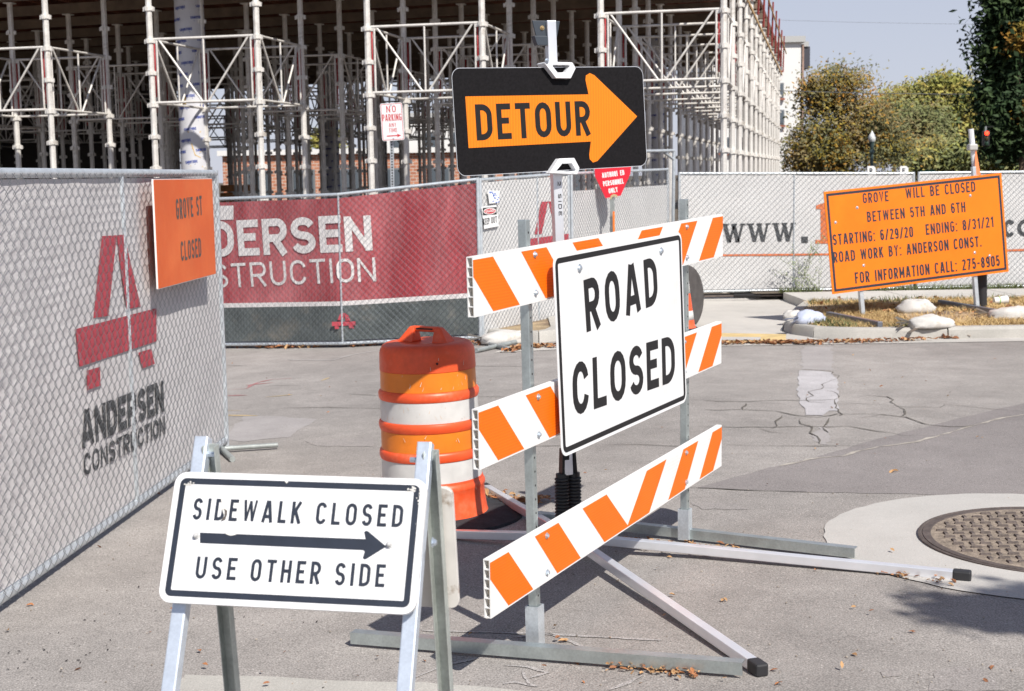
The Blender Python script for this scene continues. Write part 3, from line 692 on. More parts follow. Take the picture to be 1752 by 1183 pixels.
for n, F in enumerate(PL):
    L, H = 2.438*PK[n], .2032*PK[n]; kk = PK[n]
    b = MB()
    # hollow rail: skins, webs and open end cells
    b.fbox(F, 0, L, 0, H, 0, .0035); b.fbox(F, 0, L, 0, H, .0215, .025); 
    for k in range(7): 
        z = k*(H-.0035)/6; b.fbox(F, .0, L, z, z+.0035, .0035, .0215)
    rail = obj('rail', b, PLASTIC, bar)
    b = MB()
    b.fbox(F, .022, L-.022, .001, H-.001, .0034, .0216); obj('core', b, mat('lit_cell_cream', (.62, .54, .42), .7), rail)  # added plug; the lit look of the cells is put into its cream
    for side in (0, 1):
        for sidx, P in enumerate(STR):
            q = [((x*kk if not side else L-x*kk), min(max(z*kk, .005), H-.010)) for x, z in P]
            if side: q = q[::-1]
            b2 = MB(); b2.slab(F, q, -.0010-.0002*side, -.0003); obj('stripe', b2, ORANGE, rail)
    b2 = MB(); b2.slab(F, [(.003, .003), (L-.003, .003), (L-.003, H-.007), (.003, H-.007)], -.0003, 0); obj('reflective_sheet', b2, WHITE, rail)
    for x in (.44, 1.925):
        for z in (.035, .172): bolt(F, x, z, bar, .008, -.0014)
GP = [post_line(0, (896, 376), (916, 1098)), post_line(1, (1170, 341), (1172, 912))]
pn = PL[2].y
for (T_, B_), zf in zip(GP, (.0, .0)):
    sx = Vector((PL[2].x.x, PL[2].x.y, 0)).normalized(); d = (B_-T_).normalized(); foot = B_+d*.03; foot.z = max(foot.z, gz(foot.x, foot.y)+.01)
    T2 = T_
    b = MB().beam(foot, T2, .034, .034, sx); po = obj('post', b, GALVP, bar, bevel=.003)
    b = MB(); k = 0; Lp = (T2-foot).length; dd = (T2-foot).normalized(); ny = dd.cross(sx).normalized(); ny = ny if ny.y < 0 else -ny
    while .03+.0254*k*2 < Lp:
        c = foot+dd*(.03+.0254*k*2)
        for nrm in (ny,):
            b.lathe([(.0045, 0), (0, .0001)], c+nrm*.0172, 8, nrm)
        k += 1
    tag(obj('punched_holes', b, BLACK, po), kind='stuff')
    # foot socket and long angle-iron base
    b = MB(); sb = foot+d*.0; tp = foot-d*.145
    for s_ in (-1, 1):
        b.beam(sb+sx*(s_*.024), tp+sx*(s_*.024), .004, .052, sx); b.beam(sb+ny*(s_*.024), tp+ny*(s_*.024), .044, .004, sx)
    obj('socket', b, GALV, bar)
def angle_iron(a, c, parent, name='base'):
    b = MB(); sd = Vector((0, 0, 1)).cross(c-a).normalized(); up = Vector((0, 0, 1))
    if sd.y > 0: sd = -sd
    b.beam(a+up*.034, c+up*.034, .004, .044, sd); b.beam(a+up*.054-sd*.0225, c+up*.054-sd*.0225, .041, .004, sd)
    return obj(name, b, GALVP, parent)
angle_iron(ground(600, 1107), ground(1270, 1162), bar); 
e = ground(1462, 960); f0 = GP[1][1]; f0 = Vector((f0.x, f0.y, gz(f0.x, f0.y))); dv = (e-f0).normalized(); ln = (e-f0).length
angle_iron(f0-dv*ln*1.0+Vector((0, 0, 0)), e, bar)

# ---------------- ROAD CLOSED sign bolted on it
def plate_sign(F, W, H, r, th, face, back, parent, ring=None, ringm=None, ringpos=(.012, .03), nm='sign_face'):
    b = MB().slab(F, rrect(0, 0, W, H, r), 0, th); pl = obj(nm, b, face, parent, bevel=.0006)
    if ring is not None:
        a, c = ringpos; b = MB().ring(F, rrect(a, a, W-a, H-a, max(r-a, .004)), rrect(c, c, W-c, H-c, max(r-c, .003)), -.0009); obj('border', b, ringm, pl)
    return pl
KS = .975
RS = rframe((.17998*KS, 5.24545*KS, -1.05274*KS), [(.49243, -.86979, -.03113), (.86983, .49306, -.01700), (.03014, -.01871, .99937)])
rs = thing('road_sign', RS.p(.61, 0), 'large white sign reading ROAD CLOSED in black, bolted to the striped barricade', 'road sign')
pl = plate_sign(RS, 1.219*KS, .762*KS, .042, .003, WHITEV, GALV, rs, True, BLACK, (.013, .033))
b = pxtext(RS, 'ROAD', (1003.5, 569), (1126, 519), .198, t=.188, gap=.22); pxtext(RS, 'CLOSED', (981, 713), (1155, 652), .198, t=.188, gap=.16, mb=b); tag(obj('lettering', b, BLACK, pl), kind='stuff')
for x, z in ((.203, .678), (.96, .678)): bolt(RS, x, z, rs, .011)

# ---------------- DETOUR sign on its spring stand
dt = thing('detour_sign', (.25, 6.34, gz(.25, 6.34)), 'black sign with an amber arrow reading DETOUR on an aluminium spring stand with crossed legs', 'sign stand')
DF = rframe((-.2175, 6.053, .0027), [(.83433, -.54973, -.04103), (.55021, .83502, .00049), (.03399, -.02298, .99916)])
pl = plate_sign(DF, 1.026, .453, .042, .003, BLKFACE, GALV, dt)
b = MB().ring(DF, rrect(.0, .0, 1.026, .453, .042), rrect(.0022, .0022, 1.0238, .4508, .040), -.0006); obj('bare_edge', b, ALU, pl)
arr = [(795.9, 165.4), (801.6, 253.7), (1010.7, 242.5), (1008, 265), (1008.8, 272.7), (1014.5, 278.4), (1021.9, 275.8), (1089.9, 199.4), (1016.6, 129), (1009, 125.5), (1002.3, 129.5), (1001.5, 137), (1006.7, 161.8)]
bm_ = MB().slab(DF, [DF.inv(*q) for q in arr], -.0012, -.0004); obj('arrow', bm_, ARROWOR, pl)
b = pxtext(DF, 'DETOUR', (815.8, 240.8), (1011, 231.5), .152, t=.168, y=-.0018, gap=.17); tag(obj('lettering', b, BLACK, pl), kind='stuff')
mtop, mbot = at(941, 36, 6.40), at(971, 812, 6.40)
sdm = Vector((1, .35, 0)).normalized()
mo = obj('mast', MB().beam(mbot, mtop, .042, .042, sdm), ALU, dt, bevel=.003)
def ring_bracket(pts_out, pts_in, dep=.035):
    b = MB(); n = len(pts_out); O = [DF.inv(*q) for q in pts_out]; I = [DF.inv(*q) for q in pts_in]
    for k in range(n):
        k2 = (k+1) % n
        A = [DF.p(*O[k], -.028), DF.p(*O[k2], -.028), DF.p(*I[k2], -.028), DF.p(*I[k], -.028)]; Bk = [DF.p(*O[k], dep), DF.p(*O[k2], dep), DF.p(*I[k2], dep), DF.p(*I[k], dep)]
        b.hexa(A, Bk)
    return b
WPL = mat('white_bracket', (.72, .73, .75), .45, n=.05, ns=20)
obj('bracket', ring_bracket([(925, 109), (945, 135), (970.5, 135.5), (979, 118), (973, 108), (930, 107)], [(939.5, 114.5), (948, 125.5), (962, 125), (969, 114.5), (966, 112.5), (941, 112.5)]), WPL, dt, bevel=.002)
obj('bracket', ring_bracket([(934, 297), (950.5, 272), (976.5, 271), (985.5, 288), (982, 299), (977, 299)], [(946, 293), (956, 281), (972, 280.5), (978.5, 291), (978, 293.5), (962, 294)]), WPL, dt, bevel=.002)
bolt(DF, *DF.inv(929, 105), dt, .007, -.03)
FM = Frame(mbot.lerp(mtop, .0)-Vector((0, 0, 0)), (sdm, Vector((-sdm.y, sdm.x, 0)), (mtop-mbot).normalized()))
tz = (at(951, 395, 6.40)-mbot).length; t1 = (at(946, 306, 6.4)-mbot).length
def vfn(x, z, y): return FM.p(.004+z, t1-x, -.0215+y*.3)
b = MB(); text(FM, '2 SIDE', (.012, -.006), (.165, -.006), .016, t=.2, gap=.3, mb=b, fn=vfn); tag(obj('lettering', b, BLACK, mo), kind='stuff')
# flag holder at the mast top
b = MB()
b.slab(FM, [FM_ for FM_ in [(-.085, (mtop-mbot).length), (-.022, (mtop-mbot).length), (-.022, (mtop-mbot).length-.07), (-.07, (mtop-mbot).length-.067)]], -.004, .004)
tl = (mtop-mbot).length
b.slab(FM, [(.022, tl), (.046, tl-.001), (.03, tl-.07), (.022, tl-.07)], -.004, .004)
b.slab(FM, [(-.085, tl-.068), (-.022, tl-.068), (-.022, tl-.108), (-.072, tl-.108)], -.022, .02)
obj('flag_holder', b, mat('dark_blue_plastic', (.035, .045, .06), .5), dt, bevel=.002)
bolt(FM, -.04, tl-.032, dt, .007, -.004, mat('brass', (.7, .5, .25), .3, .8))
# spring base
b = MB(); b.slab(FM, [(-.045, .0), (.045, .0), (.045, -.06), (.022, .07), (-.03, .07)], -.03, .03) if False else b.beam(mbot+Vector((-.018, 0, -.03)), mbot+Vector((-.012, 0, .12)), .034, .05, sdm)
b.beam(mbot+Vector((.034, 0.01, -.03)), mbot+Vector((.024, 0.01, .12)), .014, .05, sdm)
obj('spring_bracket', b, BLACK, dt, bevel=.003)
hub = ground(977, 950)+Vector((0, 0, .07)); hub.y = 6.40; hub.x = at(975, 900, 6.4).x
for dx in (-.030, .033):
    prof = []; n = 17; z0, z1 = hub.z+.02-mbot.z, -.012
    P = [(.0, z0)]
    for k in range(n):
        zz = z0+(z1-z0)*k/n; st = (z1-z0)/n
        P += [(.023, zz+st*.05), (.031, zz+st*.25), (.033, zz+st*.5), (.031, zz+st*.75), (.023, zz+st*.95)]
    P += [(.026, z1), (.026, z1+.018), (0, z1+.018)]
    obj('spring', MB().lathe(P, mbot+sdm*dx, 20), RUBBER, dt, smooth='auto')
obj('hub', MB().box(hub.x-.06, hub.x+.06, hub.y-.06, hub.y+.06, hub.z-.025, hub.z+.03), GALVD, dt, bevel=.006)
for (px, py), cap in (((1638, 993), 1), ((1292, 1150), 1), ((757, 921), 0), ((832, 842), 0)):
    E_ = ground(px, py)+Vector((0, 0, .022)); st = hub+(E_-hub).normalized()*.05
    if not cap: E_ = st+(E_-st)*1.0
    lg = obj('leg', MB().beam(st, E_, .04, .04), ALU, dt, bevel=.004)
    dd = (E_-st).normalized(); obj('end_cap', MB().beam(E_-dd*.02, E_+dd*.055, .047, .047), RUBBER, lg, bevel=.008)

# ---------------- traffic drums
def drum_parts(t, c, ax=(0, 0, 1), base_shift=(.02, 0), full=True):
    c = Vector(c); Z = Vector(ax).normalized()
    # outline: slightly wider to the foot, raised ribs between the bands
    zs = [(.285, .03), (.278, .05), (.270, .13), (.266, .20), (.268, .215), (.272, .225), (.266, .24), (.262, .25)]
    def put(name, prof, m, par): return obj(name, MB().lathe([(r_, z_*1.055) for r_, z_ in prof], c, 64, Z), m, par, smooth='auto')
    body = put('body', zs+[(.262, .262), (.256, .264), (.256, .376), (.262, .378), (.266, .385), (.266, .40), (.262, .415), (.254, .422), (.254, .425), (.252, .53), (.254, .535), (.262, .545), (.264, .56), (.262, .575), (.252, .582), (.249, .69), (.254, .70), (.258, .712), (.256, .727), (.247, .735), (.243, .83), (.240, .845), (.232, .865), (.21, .885), (.17, .895), (0, .897)] if False else
        [(.287, .03), (.280, .05), (.270, .12), (.268, .165), (.273, .175), (.274, .188), (.268, .200), (.263, .205), (.262, .215), (.2575, .216), (.2575, .318), (.262, .319), (.266, .33), (.266, .352), (.261, .362), (.258, .364), (.2535, .365), (.2535, .459), (.257, .460), (.263, .475), (.264, .492), (.259, .503), (.2545, .505), (.2505, .506), (.2505, .608), (.254, .609), (.259, .62), (.259, .642), (.252, .652), (.2495, .654), (.246, .655), (.244, .748), (.2475, .75), (.245, .83), (.240, .85), (.228, .868), (.208, .878), (.16, .880), (.12, .876), (0, .872)], DRUMOR, t)
    for (r0, z0), (r1, z1), m, nm in (((.2585, .2165), (.2585, .3175), DRUMWH, 'white_band'), ((.2545, .3655), (.2545, .4585), DRUMBAND, 'orange_band'), ((.2515, .5065), (.2515, .6075), DRUMWH, 'white_band'), ((.2470, .6555), (.2450, .7475), DRUMBAND, 'orange_band')):
        put(nm, [(r0-.001, z0), (r0, z0+.0005), (r1, z1-.0005), (r1-.001, z1)], m, body)
    base = [(.24, .0), (.405, .0), (.412, .012), (.405, .03), (.34, .038), (.30, .044), (.26, .046)]
    sh = Vector((base_shift[0], base_shift[1], 0))
    obj('rubber_base', MB().lathe(base, c+sh, 64, Vector((0, 0, 1))), RUBBERG, t, smooth='auto')
    return body
dc = ground(743, 897); dc = Vector((-.421, 7.25, gz(-.4, 7.25)))
dr = thing('traffic_drum', dc, 'scuffed orange traffic drum with white bands and black rubber base, standing behind the sidewalk sign', 'traffic drum')
AX = Vector((-.018, 0, 1)).normalized()
body = drum_parts(dr, dc, (-.018, 0, 1), (.055, -.02))
rnd = random.Random(9); b = MB()
for k in range(46):
    an = radians(rnd.uniform(-165, -20)); z_ = rnd.choice([rnd.uniform(.70, .78), rnd.uniform(.39, .48), rnd.uniform(.08, .19), rnd.uniform(.8, .87), rnd.uniform(.54, .63)]); rr3 = (.2495-.0185*(z_-.5)/.3 if z_ > .5 else .2585) + .0035
    rr3 = {0: .278, 1: .2595}.get(0 if z_ < .2 else 1 if z_ < .5 else 2, .2525 if z_ < .66 else .2485)
    ln = rnd.uniform(.004, .028); wd = rnd.uniform(.0008, .0022)/rr3; tl2 = rnd.uniform(-.6, .6); ax0 = dc.x-.018*z_
    pp = [(an-wd, z_), (an+wd, z_), (an+wd*.4+tl2*ln/rr3, z_+ln), (an-wd*.4+tl2*ln/rr3, z_+ln)]
    b.quad([(ax0+rr3*cos(a_), dc.y+rr3*sin(a_), dc.z+z2) for a_, z2 in pp])
tag(obj('scuff_marks', b, mat('pale_scuff', (.62, .50, .40), .7), body), kind='stuff')
# moulded handle on top, with its two buttresses
top = dc+Vector((-.0165, 0, .920)); hx = Vector((.86, -.51, 0)).normalized(); hy = Vector((.51, .86, 0)).normalized()
b = MB()
for s_ in (-1, 1):
    o = top+hx*(s_*.072); w0, w1 = hy*.05, hy*.017
    bo = hx*(s_*.085)
    b.hexa([o-w0+bo, o+w0+bo, o+w0-hx*(s_*.012), o-w0-hx*(s_*.012)], [o-w1+hx*(s_*.022)+Vector((0, 0, .082)), o+w1+hx*(s_*.022)+Vector((0, 0, .082)), o+w1-hx*(s_*.012)+Vector((0, 0, .082)), o-w1-hx*(s_*.012)+Vector((0, 0, .082))])
b.beam(top-hx*.085+Vector((0, 0, .069)), top+hx*.085+Vector((0, 0, .069)), .036, .028, hy)
obj('handle', b, DRUMOR, body, bevel=.008)
obj('handle_slot', MB().beam(top-hx*.05+Vector((0, 0, .071))-hy*.0185, top+hx*.05+Vector((0, 0, .071))-hy*.0185, .003, .007, hy), BLACK, body)
bolt(Frame(dc+Vector((.047, -.2445, .839)), ((1, 0, 0), (0, 1, 0), (0, 0, 1))), 0, 0, body, .004, .004, BLACK)

# tall cone and a dark disc standing on edge behind the barricade
cp_ = at(1164, 300, 16.7); cz = gz(cp_.x, 16.7); tc = thing('traffic_cone', (cp_.x, 16.7, cz), 'tall orange cone with white bands, half hidden behind the ROAD CLOSED sign', 'traffic cone')
cone = obj('body', MB().lathe([(.185, .03), (.165, .06), (.045, .93), (.03, .95), (0, .95)], (cp_.x, 16.7, cz), 32), DRUMOR, tc, smooth='auto')
def crad(z): return .165+(.045-.165)*(z-.06)/.87
for z0_, z1_ in ((.13, .235), (.44, .60), (.70, .82)): obj('white_band', MB().lathe([(crad(z0_)+.002, z0_), (crad(z1_)+.002, z1_)], (cp_.x, 16.7, cz), 32), DRUMWH, cone, smooth=True)
obj('base', MB().box(cp_.x-.2, cp_.x+.2, 16.5, 16.9, cz, cz+.035), RUBBERG, tc, bevel=.01)
dp_ = at(1175, 508, 17.2); dsk = thing('rubber_disc', dp_, 'dark round disc standing on edge behind the barricade right of the cone', 'disc'); dax = Vector((.80, -.58, .06)).normalized()
obj('plate', MB().lathe([(.36, 0), (.378, .008), (.378, .03), (.36, .038), (.30, .036), (0, .036)], dp_, 64, dax), mat('grey_rubber_face', (.085, .078, .076), .8, n=.2, ns=9, spec=.2), dsk, smooth='auto')
obj('rim_edge', MB().lathe([(.379, .010), (.381, .019), (.379, .028)], dp_, 64, dax), PLASTIC, dsk, smooth=True)

# ---------------- A-frame: SIDEWALK CLOSED
AF = rframe((-.82028, 3.15914, -.95210), [(.97936, .18218, .08757), (-.20211, .88984, .40907), (-.0034, -.41832, .90829)])
af = thing('sidewalk_sign', (-.5, 3.2, gz(-.5, 3.2)), 'folding A-frame with a white sign reading SIDEWALK CLOSED USE OTHER SIDE', 'sidewalk sign')
pl = plate_sign(AF, .61, .305, .030, .013, WHITEV, PLASTIC, af, True, NAVY, (.015, .029))
b = MB()
pxtext(AF, 'SIDEWALK', (328.5, 889), (514, 896.5), .0505, t=.148, gap=.30, mb=b); pxtext(AF, 'CLOSED', (539.5, 897), (688, 902.5), .0505, t=.148, gap=.30, mb=b)
pxtext(AF, 'USE', (333.5, 990), (403, 993), .0505, t=.148, gap=.30, mb=b); pxtext(AF, 'OTHER', (427.5, 994.5), (547, 1000), .0505, t=.148, gap=.30, mb=b); pxtext(AF, 'SIDE', (572, 1001.5), (657.5, 1005), .0505, t=.148, gap=.30, mb=b)
tag(obj('lettering', b, NAVY, pl), kind='stuff')
b = MB().slab(AF, [AF.inv(*q) for q in [(342.5, 911.7), (342.5, 929.3), (622, 941.5), (624.5, 944), (621, 955), (624, 957.5), (628, 956), (661, 935.5), (630, 909.5), (626, 908.5), (623.5, 911), (626, 923)]], -.0012, -.0004); obj('arrow', b, NAVY, pl)
b = MB()
b.quad([AF.p(*AF.inv(*q), -.0016) for q in [(384, 912), (408, 913), (402, 916), (395, 917), (389, 915.5)]])
b.quad([AF.p(*AF.inv(*q), -.0016) for q in [(378.5, 853), (382, 852), (391, 868), (389, 880), (383, 881), (380, 870)]])
b.quad([AF.p(*AF.inv(*q), -.0016) for q in [(487, 823.5), (494, 824), (491, 828)]])
rnd = random.Random(4)
for cx_, cy_, n_, sx_, sy_ in ((322, 829, 16, 9, 4), (704, 838, 16, 9, 5), (718, 850, 10, 4, 10), (712, 900, 4, 2, 60)):
    for k in range(n_):
        x, y = cx_+rnd.gauss(0, sx_*.6), cy_+rnd.gauss(0, sy_*.6); r = rnd.uniform(.6, 2.0)
        b.quad([AF.p(*AF.inv(x+r*cos(a)*rnd.uniform(.6, 1.5), y+r*sin(a)), -.0016) for a in (0, -1.3, -2.6, -3.9, -5.1)])
tag(obj('worn_spots', b, mat('bare_sheeting', (.66, .64, .60), .6, n=.1, ns=50), pl), kind='stuff')
b = MB().slab(AF, [AF.inv(*q) for q in [(383, 886), (386, 883), (386, 874), (384, 871), (389, 874), (389, 881), (386, 889), (379, 892)]], -.004, -.0018); obj('peeled_flap', b, mat('curled_sheeting', (.10, .085, .075), .7), pl)
for q in ((335.9, 917.6), (666.4, 932.4)): bolt(AF, *AF.inv(*q), af, .0055, -.001, mat('painted_bolt', (.55, .55, .54), .5, .3))
yv = Vector((.2021, .9794, 0)).normalized(); xv = Vector((.97936, -.2021, 0)).normalized()
GFRONT = mat('bright_galvanised', (.62, .68, .76), .36, .5, n=.10, ns=22, n2=.06, ns2=140, coords='Object')
for x0, x1 in ((.035, .046), (.585, .597)):
    T_ = AF.p(x0, .400, .034); B_ = AF.p(x1, -.80, .034); tt = (gz(0, 3)-T_.z)/(B_.z-T_.z); B_ = T_+(B_-T_)*tt
    # folded channel: web facing out, two flanges
    d = (T_-B_).normalized(); b = MB(); b.beam(B_, T_, .031, .003, AF.x)
    c = AF.y*.014
    b.beam(B_-AF.x*.0155+c, T_-AF.x*.0155+c, .003, .028, AF.x); b.beam(B_+AF.x*.0155+c, T_+AF.x*.0155+c, .003, .028, AF.x)
    obj('front_leg', b, GFRONT, af, bevel=.002)
for x0, ang in ((.060, .112), (.602, .142)):
    T_ = AF.p(x0, .385, .045); d = yv*sin(ang)-Vector((0, 0, cos(ang))); Ln = (T_.z-gz(0, 3))/cos(ang); B_ = T_+d*Ln
    b = MB(); b.beam(B_, T_, .033, .003, xv); n_ = yv*cos(ang)+Vector((0, 0, sin(ang)))
    b.beam(B_-xv*.015-n_*.013, T_-xv*.015-n_*.013, .003, .026, xv); b.beam(B_+xv*.015-n_*.013, T_+xv*.015-n_*.013, .003, .026, xv)
    obj('rear_leg', b, mat('dull_galvanised', (.47, .50, .47), .5, .5, n=.15, ns=10, n2=.1, ns2=90), af, bevel=.0015)
BF = Frame(AF.p(.012, .383, .05)+(yv*sin(.145)-Vector((0, 0, cos(.145))))*.40, (xv, (yv*cos(.145)+Vector((0, 0, sin(.145)))), (-yv*sin(.145)+Vector((0, 0, cos(.145))))))
o = obj('rear_sign_board', MB().slab(BF, rrect(.0, .0, .63, .305, .02), .004, .018), mat('worn_white_board', (.64, .61, .57), .6, n=.08, ns=12, col2=(.33, .26, .20), c2=(.6, .68), c2s=9), af, bevel=.001)
for x0 in (.035, .585): obj('pivot_bolt', MB().tube(AF.p(x0+.01, .36, .05), AF.p(x0+.034 if x0 < .1 else x0-.034, .36, .05), .007, 6), BOLT, af)
bolt(Frame(AF.p(.628, .165, .02), (yv, -xv, (0, 0, 1))), 0, 0, af, .008)

# ---------------- GROVE ST CLOSED board hung on the near fence
ga, gb_ = at(271.5, 494.5, 8.05), at(369.5, 468.5, 9.28)
GF = vframe(ga-Vector((0, 0, 0)), gb_); GF.z = Vector((0, 0, 1)); 
gw = (gb_-ga).length; gh = at(262, 308, 8.05).z-ga.z
gs = thing('notice_board', ga, 'orange board reading GROVE ST CLOSED tied to the end of the near fence', 'notice board')
pl = obj('sign_face', MB().slab(GF, rrect(0, 0, gw, gh, .004, 2), 0, .012), mat('orange_red_board', (.66, .105, .014), .55, n=.05, ns=3, col2=(.72, .15, .03), c2=(.42, .7), c2s=2.5), gs)
obj('board_edge', MB().slab(GF, rrect(-.0035, -.0035, gw+.002, gh+.0035, .004, 2), .0015, .0115), PLASTIC, gs)
b = pxtext(GF, 'GROVE ST', (302, 376.5), (346, 368.5), .122, t=.16, gap=.2); pxtext(GF, 'CLOSED', (310, 447.5), (344.5, 439.5), .118, t=.16, gap=.2, mb=b)
tag(obj('lettering', b, mat('dark_green_print', (.07, .075, .07), .6), pl), kind='stuff')

# ---------------- big orange notice board on skids
OF = rframe((0, 0, 0), [(1, 0, 0), (0, 1, 0), (0, 0, 1)])
cs = [at(1405.9, 328.4, 16.95), at(1426.7, 503.4, 16.95), at(1722.3, 465.1, 17.7), at(1714.4, 295.9, 17.7)]
import mathutils
def euler_frame(o, y, a, b_):
    cz, sz = cos(y), sin(y); Z = Matrix(((cz, -sz, 0), (sz, cz, 0), (0, 0, 1))); Am = Matrix(((1, 0, 0), (0, cos(a), -sin(a)), (0, sin(a), cos(a)))); Bm = Matrix(((cos(b_), 0, sin(b_)), (0, 1, 0), (-sin(b_), 0, cos(b_))))
    Rm = Z @ Bm @ Am; return Frame(o, (Rm.col[0], Rm.col[1], Rm.col[2]))
OB = euler_frame((3.825, 16.87, -1.458), .287, -.054, -.076)
ob = thing('notice_board', (4.9, 17.3, gz(4.9, 17.3)+.11), 'tilted orange notice board with five lines of black road-closure text, on two skids', 'notice board')
W_, H_ = 2.438, 1.219
pl = obj('sign_face', MB().slab(OB, rrect(0, 0, W_, H_, .006, 2), 0, .012), SIGNOR, ob)
b = MB().ring(OB, rrect(.026, .026, W_-.026, H_-.026, .004, 2), rrect(.056, .056, W_-.056, H_-.056, .004, 2), -.0009); obj('border', b, NAVY, pl)
b = MB(); 
for s_, p0, p1, h_ in (('GROVE', (1476.6, 348.5), (1520.6, 344.5), .122), ('WILL BE CLOSED', (1549.9, 340.5), (1669, 328), .125), ('BETWEEN 5TH AND 6TH', (1484, 380.5), (1652, 363), .125), ('STARTING: 6/29/20', (1425.5, 420.2), (1562.6, 405.9), .13),
        ('ENDING: 8/31/21', (1584.5, 402.5), (1700, 388.6), .13), ('ROAD WORK BY: ANDERSON CONST.', (1426.5, 450.2), (1679.5, 422), .13), ('FOR INFORMATION CALL: 275-8905', (1463.5, 485.8), (1711, 455.3), .135)):
    pxtext(OB, s_, p0, p1, h_, t=.15, gap=.19, mb=b)
tag(obj('lettering', b, NAVY, pl), kind='stuff')
for q in [(1466.5, 355.5), (1429.5, 381), (1660, 335), (1667.5, 432.5), (1477.5, 454.5), (1693, 438)]: bolt(OB, *OB.inv(*q), ob, .012, -.001)
for (px, py), u in (((1486, 556), .40), ((1671, 532), 1.98)):
    P = OB.p(u, -.33, .045); P = OB.p(u, -.33-(P.z-gz(P.x, P.y)-.12)/OB.z.z, .045)
    b = MB().beam(P, OB.p(u, .9, .045), .05, .05, OB.x); po = obj('post', b, GALV, ob, bevel=.003)
obj('post_top', MB().beam(OB.p(2.07, .8, .05), OB.p(2.085, 1.33, .05), .045, .045, OB.x), GALV, ob, bevel=.003)
for a_, c_ in (((1417, 542), (1506, 560)), ((1608, 521), (1722, 541))):
    A_, C_ = ground(*a_, .125), ground(*c_, .125); obj('skid', MB().beam(A_+Vector((0, 0, .03)), C_+Vector((0, 0, .03)), .06, .06), mat('dark_skid', (.16, .17, .20), .5, .5), ob, bevel=.006)

# ================================================================ SCAFFOLD TOWERS UNDER THE NEW DECK
TH = atan2(.2147, .9767); SX = Vector((.9767, -.2147, 0)); SY = Vector((.2147, .9767, 0)); C0 = Vector((3.46, 23.1, 0))
PW, PD = 1.98, 2.13
def site(a, d): return C0 - SX*a + SY*d          # a metres to the left along the front, d metres back
DECK = 3.75
def deckz(x): return DECK + .0155*(x-3.46)
ZB = -2.15
HT = DECK-ZB-.04
def post_mesh(x, y):
    b = MB(); b.tube((x, y, 0), (x, y, HT), .054, 8, caps=False)
    z = .31
    while z < HT-.1:
        b.tube((x, y, z), (x, y, z+.075), .077, 8)
        for dx, dy in ((1, 0), (-1, 0), (0, 1), (0, -1)): b.box(x+dx*.085-.018, x+dx*.085+.018, y+dy*.085-.018, y+dy*.085+.018, z-.008, z+.062)
        z += .55
    b.box(x-.09, x+.09, y-.09, y+.09, HT-.02, HT); b.box(x-.12, x+.12, y-.12, y+.12, -.02, .0)
    return b
def frame_mesh(p, q, z0, z1, r=.024):
    "truss panel between two posts: rails, V braces and a middle upright"
    p, q = Vector(p), Vector(q); d = (q-p).normalized(); a, c = p+d*.10, q-d*.10; m = (a+c)/2; Z = Vector((0, 0, 1)); b = MB()
    def R(u, zz): return a.lerp(c, u)+Z*zz
    b.tube(R(-.02, z1), R(1.02, z1), r, 6, caps=False); b.tube(R(-.02, z0), R(1.02, z0), r, 6, caps=False)
    b.tube(R(.5, z0), R(.5, z1), r*.75, 6, caps=False)
    b.tube(R(.03, z1), R(.47, z0), r*.8, 6, caps=False); b.tube(R(.97, z1), R(.53, z0), r*.8, 6, caps=False)
    b.tube(R(0.01, z0), R(0.01, z1), r*.8, 6, caps=False); b.tube(R(.99, z0), R(.99, z1), r*.8, 6, caps=False)
    b2 = MB(); b2.tube(R(-.014, z0+.1), R(-.014, z1-.05), r*.55, 6); b2.tube(R(1.014, z0+.1), R(1.014, z1-.05), r*.55, 6)
    return b, b2
tower0 = thing('scaffold_tower', (0, 0, 0), 'x', 'scaffold tower', 'scaffold towers under the deck')
cor = [(0, 0), (PW, 0), (0, PD), (PW, PD)]
for c in cor:
    p_ = obj('post', post_mesh(*c), POSTW, tower0, local=True, smooth='auto')
zt, zl = 2.62-ZB, 1.53-ZB
for (i, j) in ((0, 1), (2, 3), (0, 2), (1, 3)):
    f_, r_ = frame_mesh((*cor[i], 0), (*cor[j], 0), zl, zt); fo = obj('truss_frame', f_, POSTW, tower0, local=True, smooth=True); tag(obj('red_lock_bar', r_, REDPAINT, fo, local=True, smooth=True), kind='stuff')
def vis(P, m=120):
    v = Vector(P); d = v.dot(_F)
    if d < .5: return False
    x = 876+FPX*v.dot(CR)/d; return -m < x < 1420
orde = ['nearest row', 'second row', 'third row', 'fourth row', 'fifth row', 'sixth row', 'seventh row', 'eighth row']
front = {0: 'scaffold tower at the front right corner, behind the DETOUR arrow tip', 1: 'front scaffold tower behind the no-parking sign and DETOUR sign left end',
         2: 'front scaffold tower right of the printed paper tube column', 3: 'leftmost front scaffold tower, above the near fence'}
placed = 0
for r in range(7):
    for c in range(11):
        o = site(c*2*PW+PW, r*(PD+2.2)); z = ZB + .0155*(o.x-3.46)
        if not any(vis(site(c*2*PW+a, r*(PD+2.2)+d)) for a in (0, PW) for d in (0, PD)): continue
        t = tower0 if placed == 0 else dup(tower0)
        t.location = (o.x, o.y, z); t.rotation_euler = (0, 0, -TH)
        if r == 0: t['label'] = front.get(c, 'front row scaffold tower beyond the leftmost one, cut by the frame edge')
        else: t['label'] = 'white scaffold tower in the %s back under the deck, %s from the right' % (orde[r], ['first', 'second', 'third', 'fourth', 'fifth', 'sixth', 'seventh', 'eighth', 'ninth', 'tenth', 'eleventh'][c])
        placed += 1
print('towers', placed)
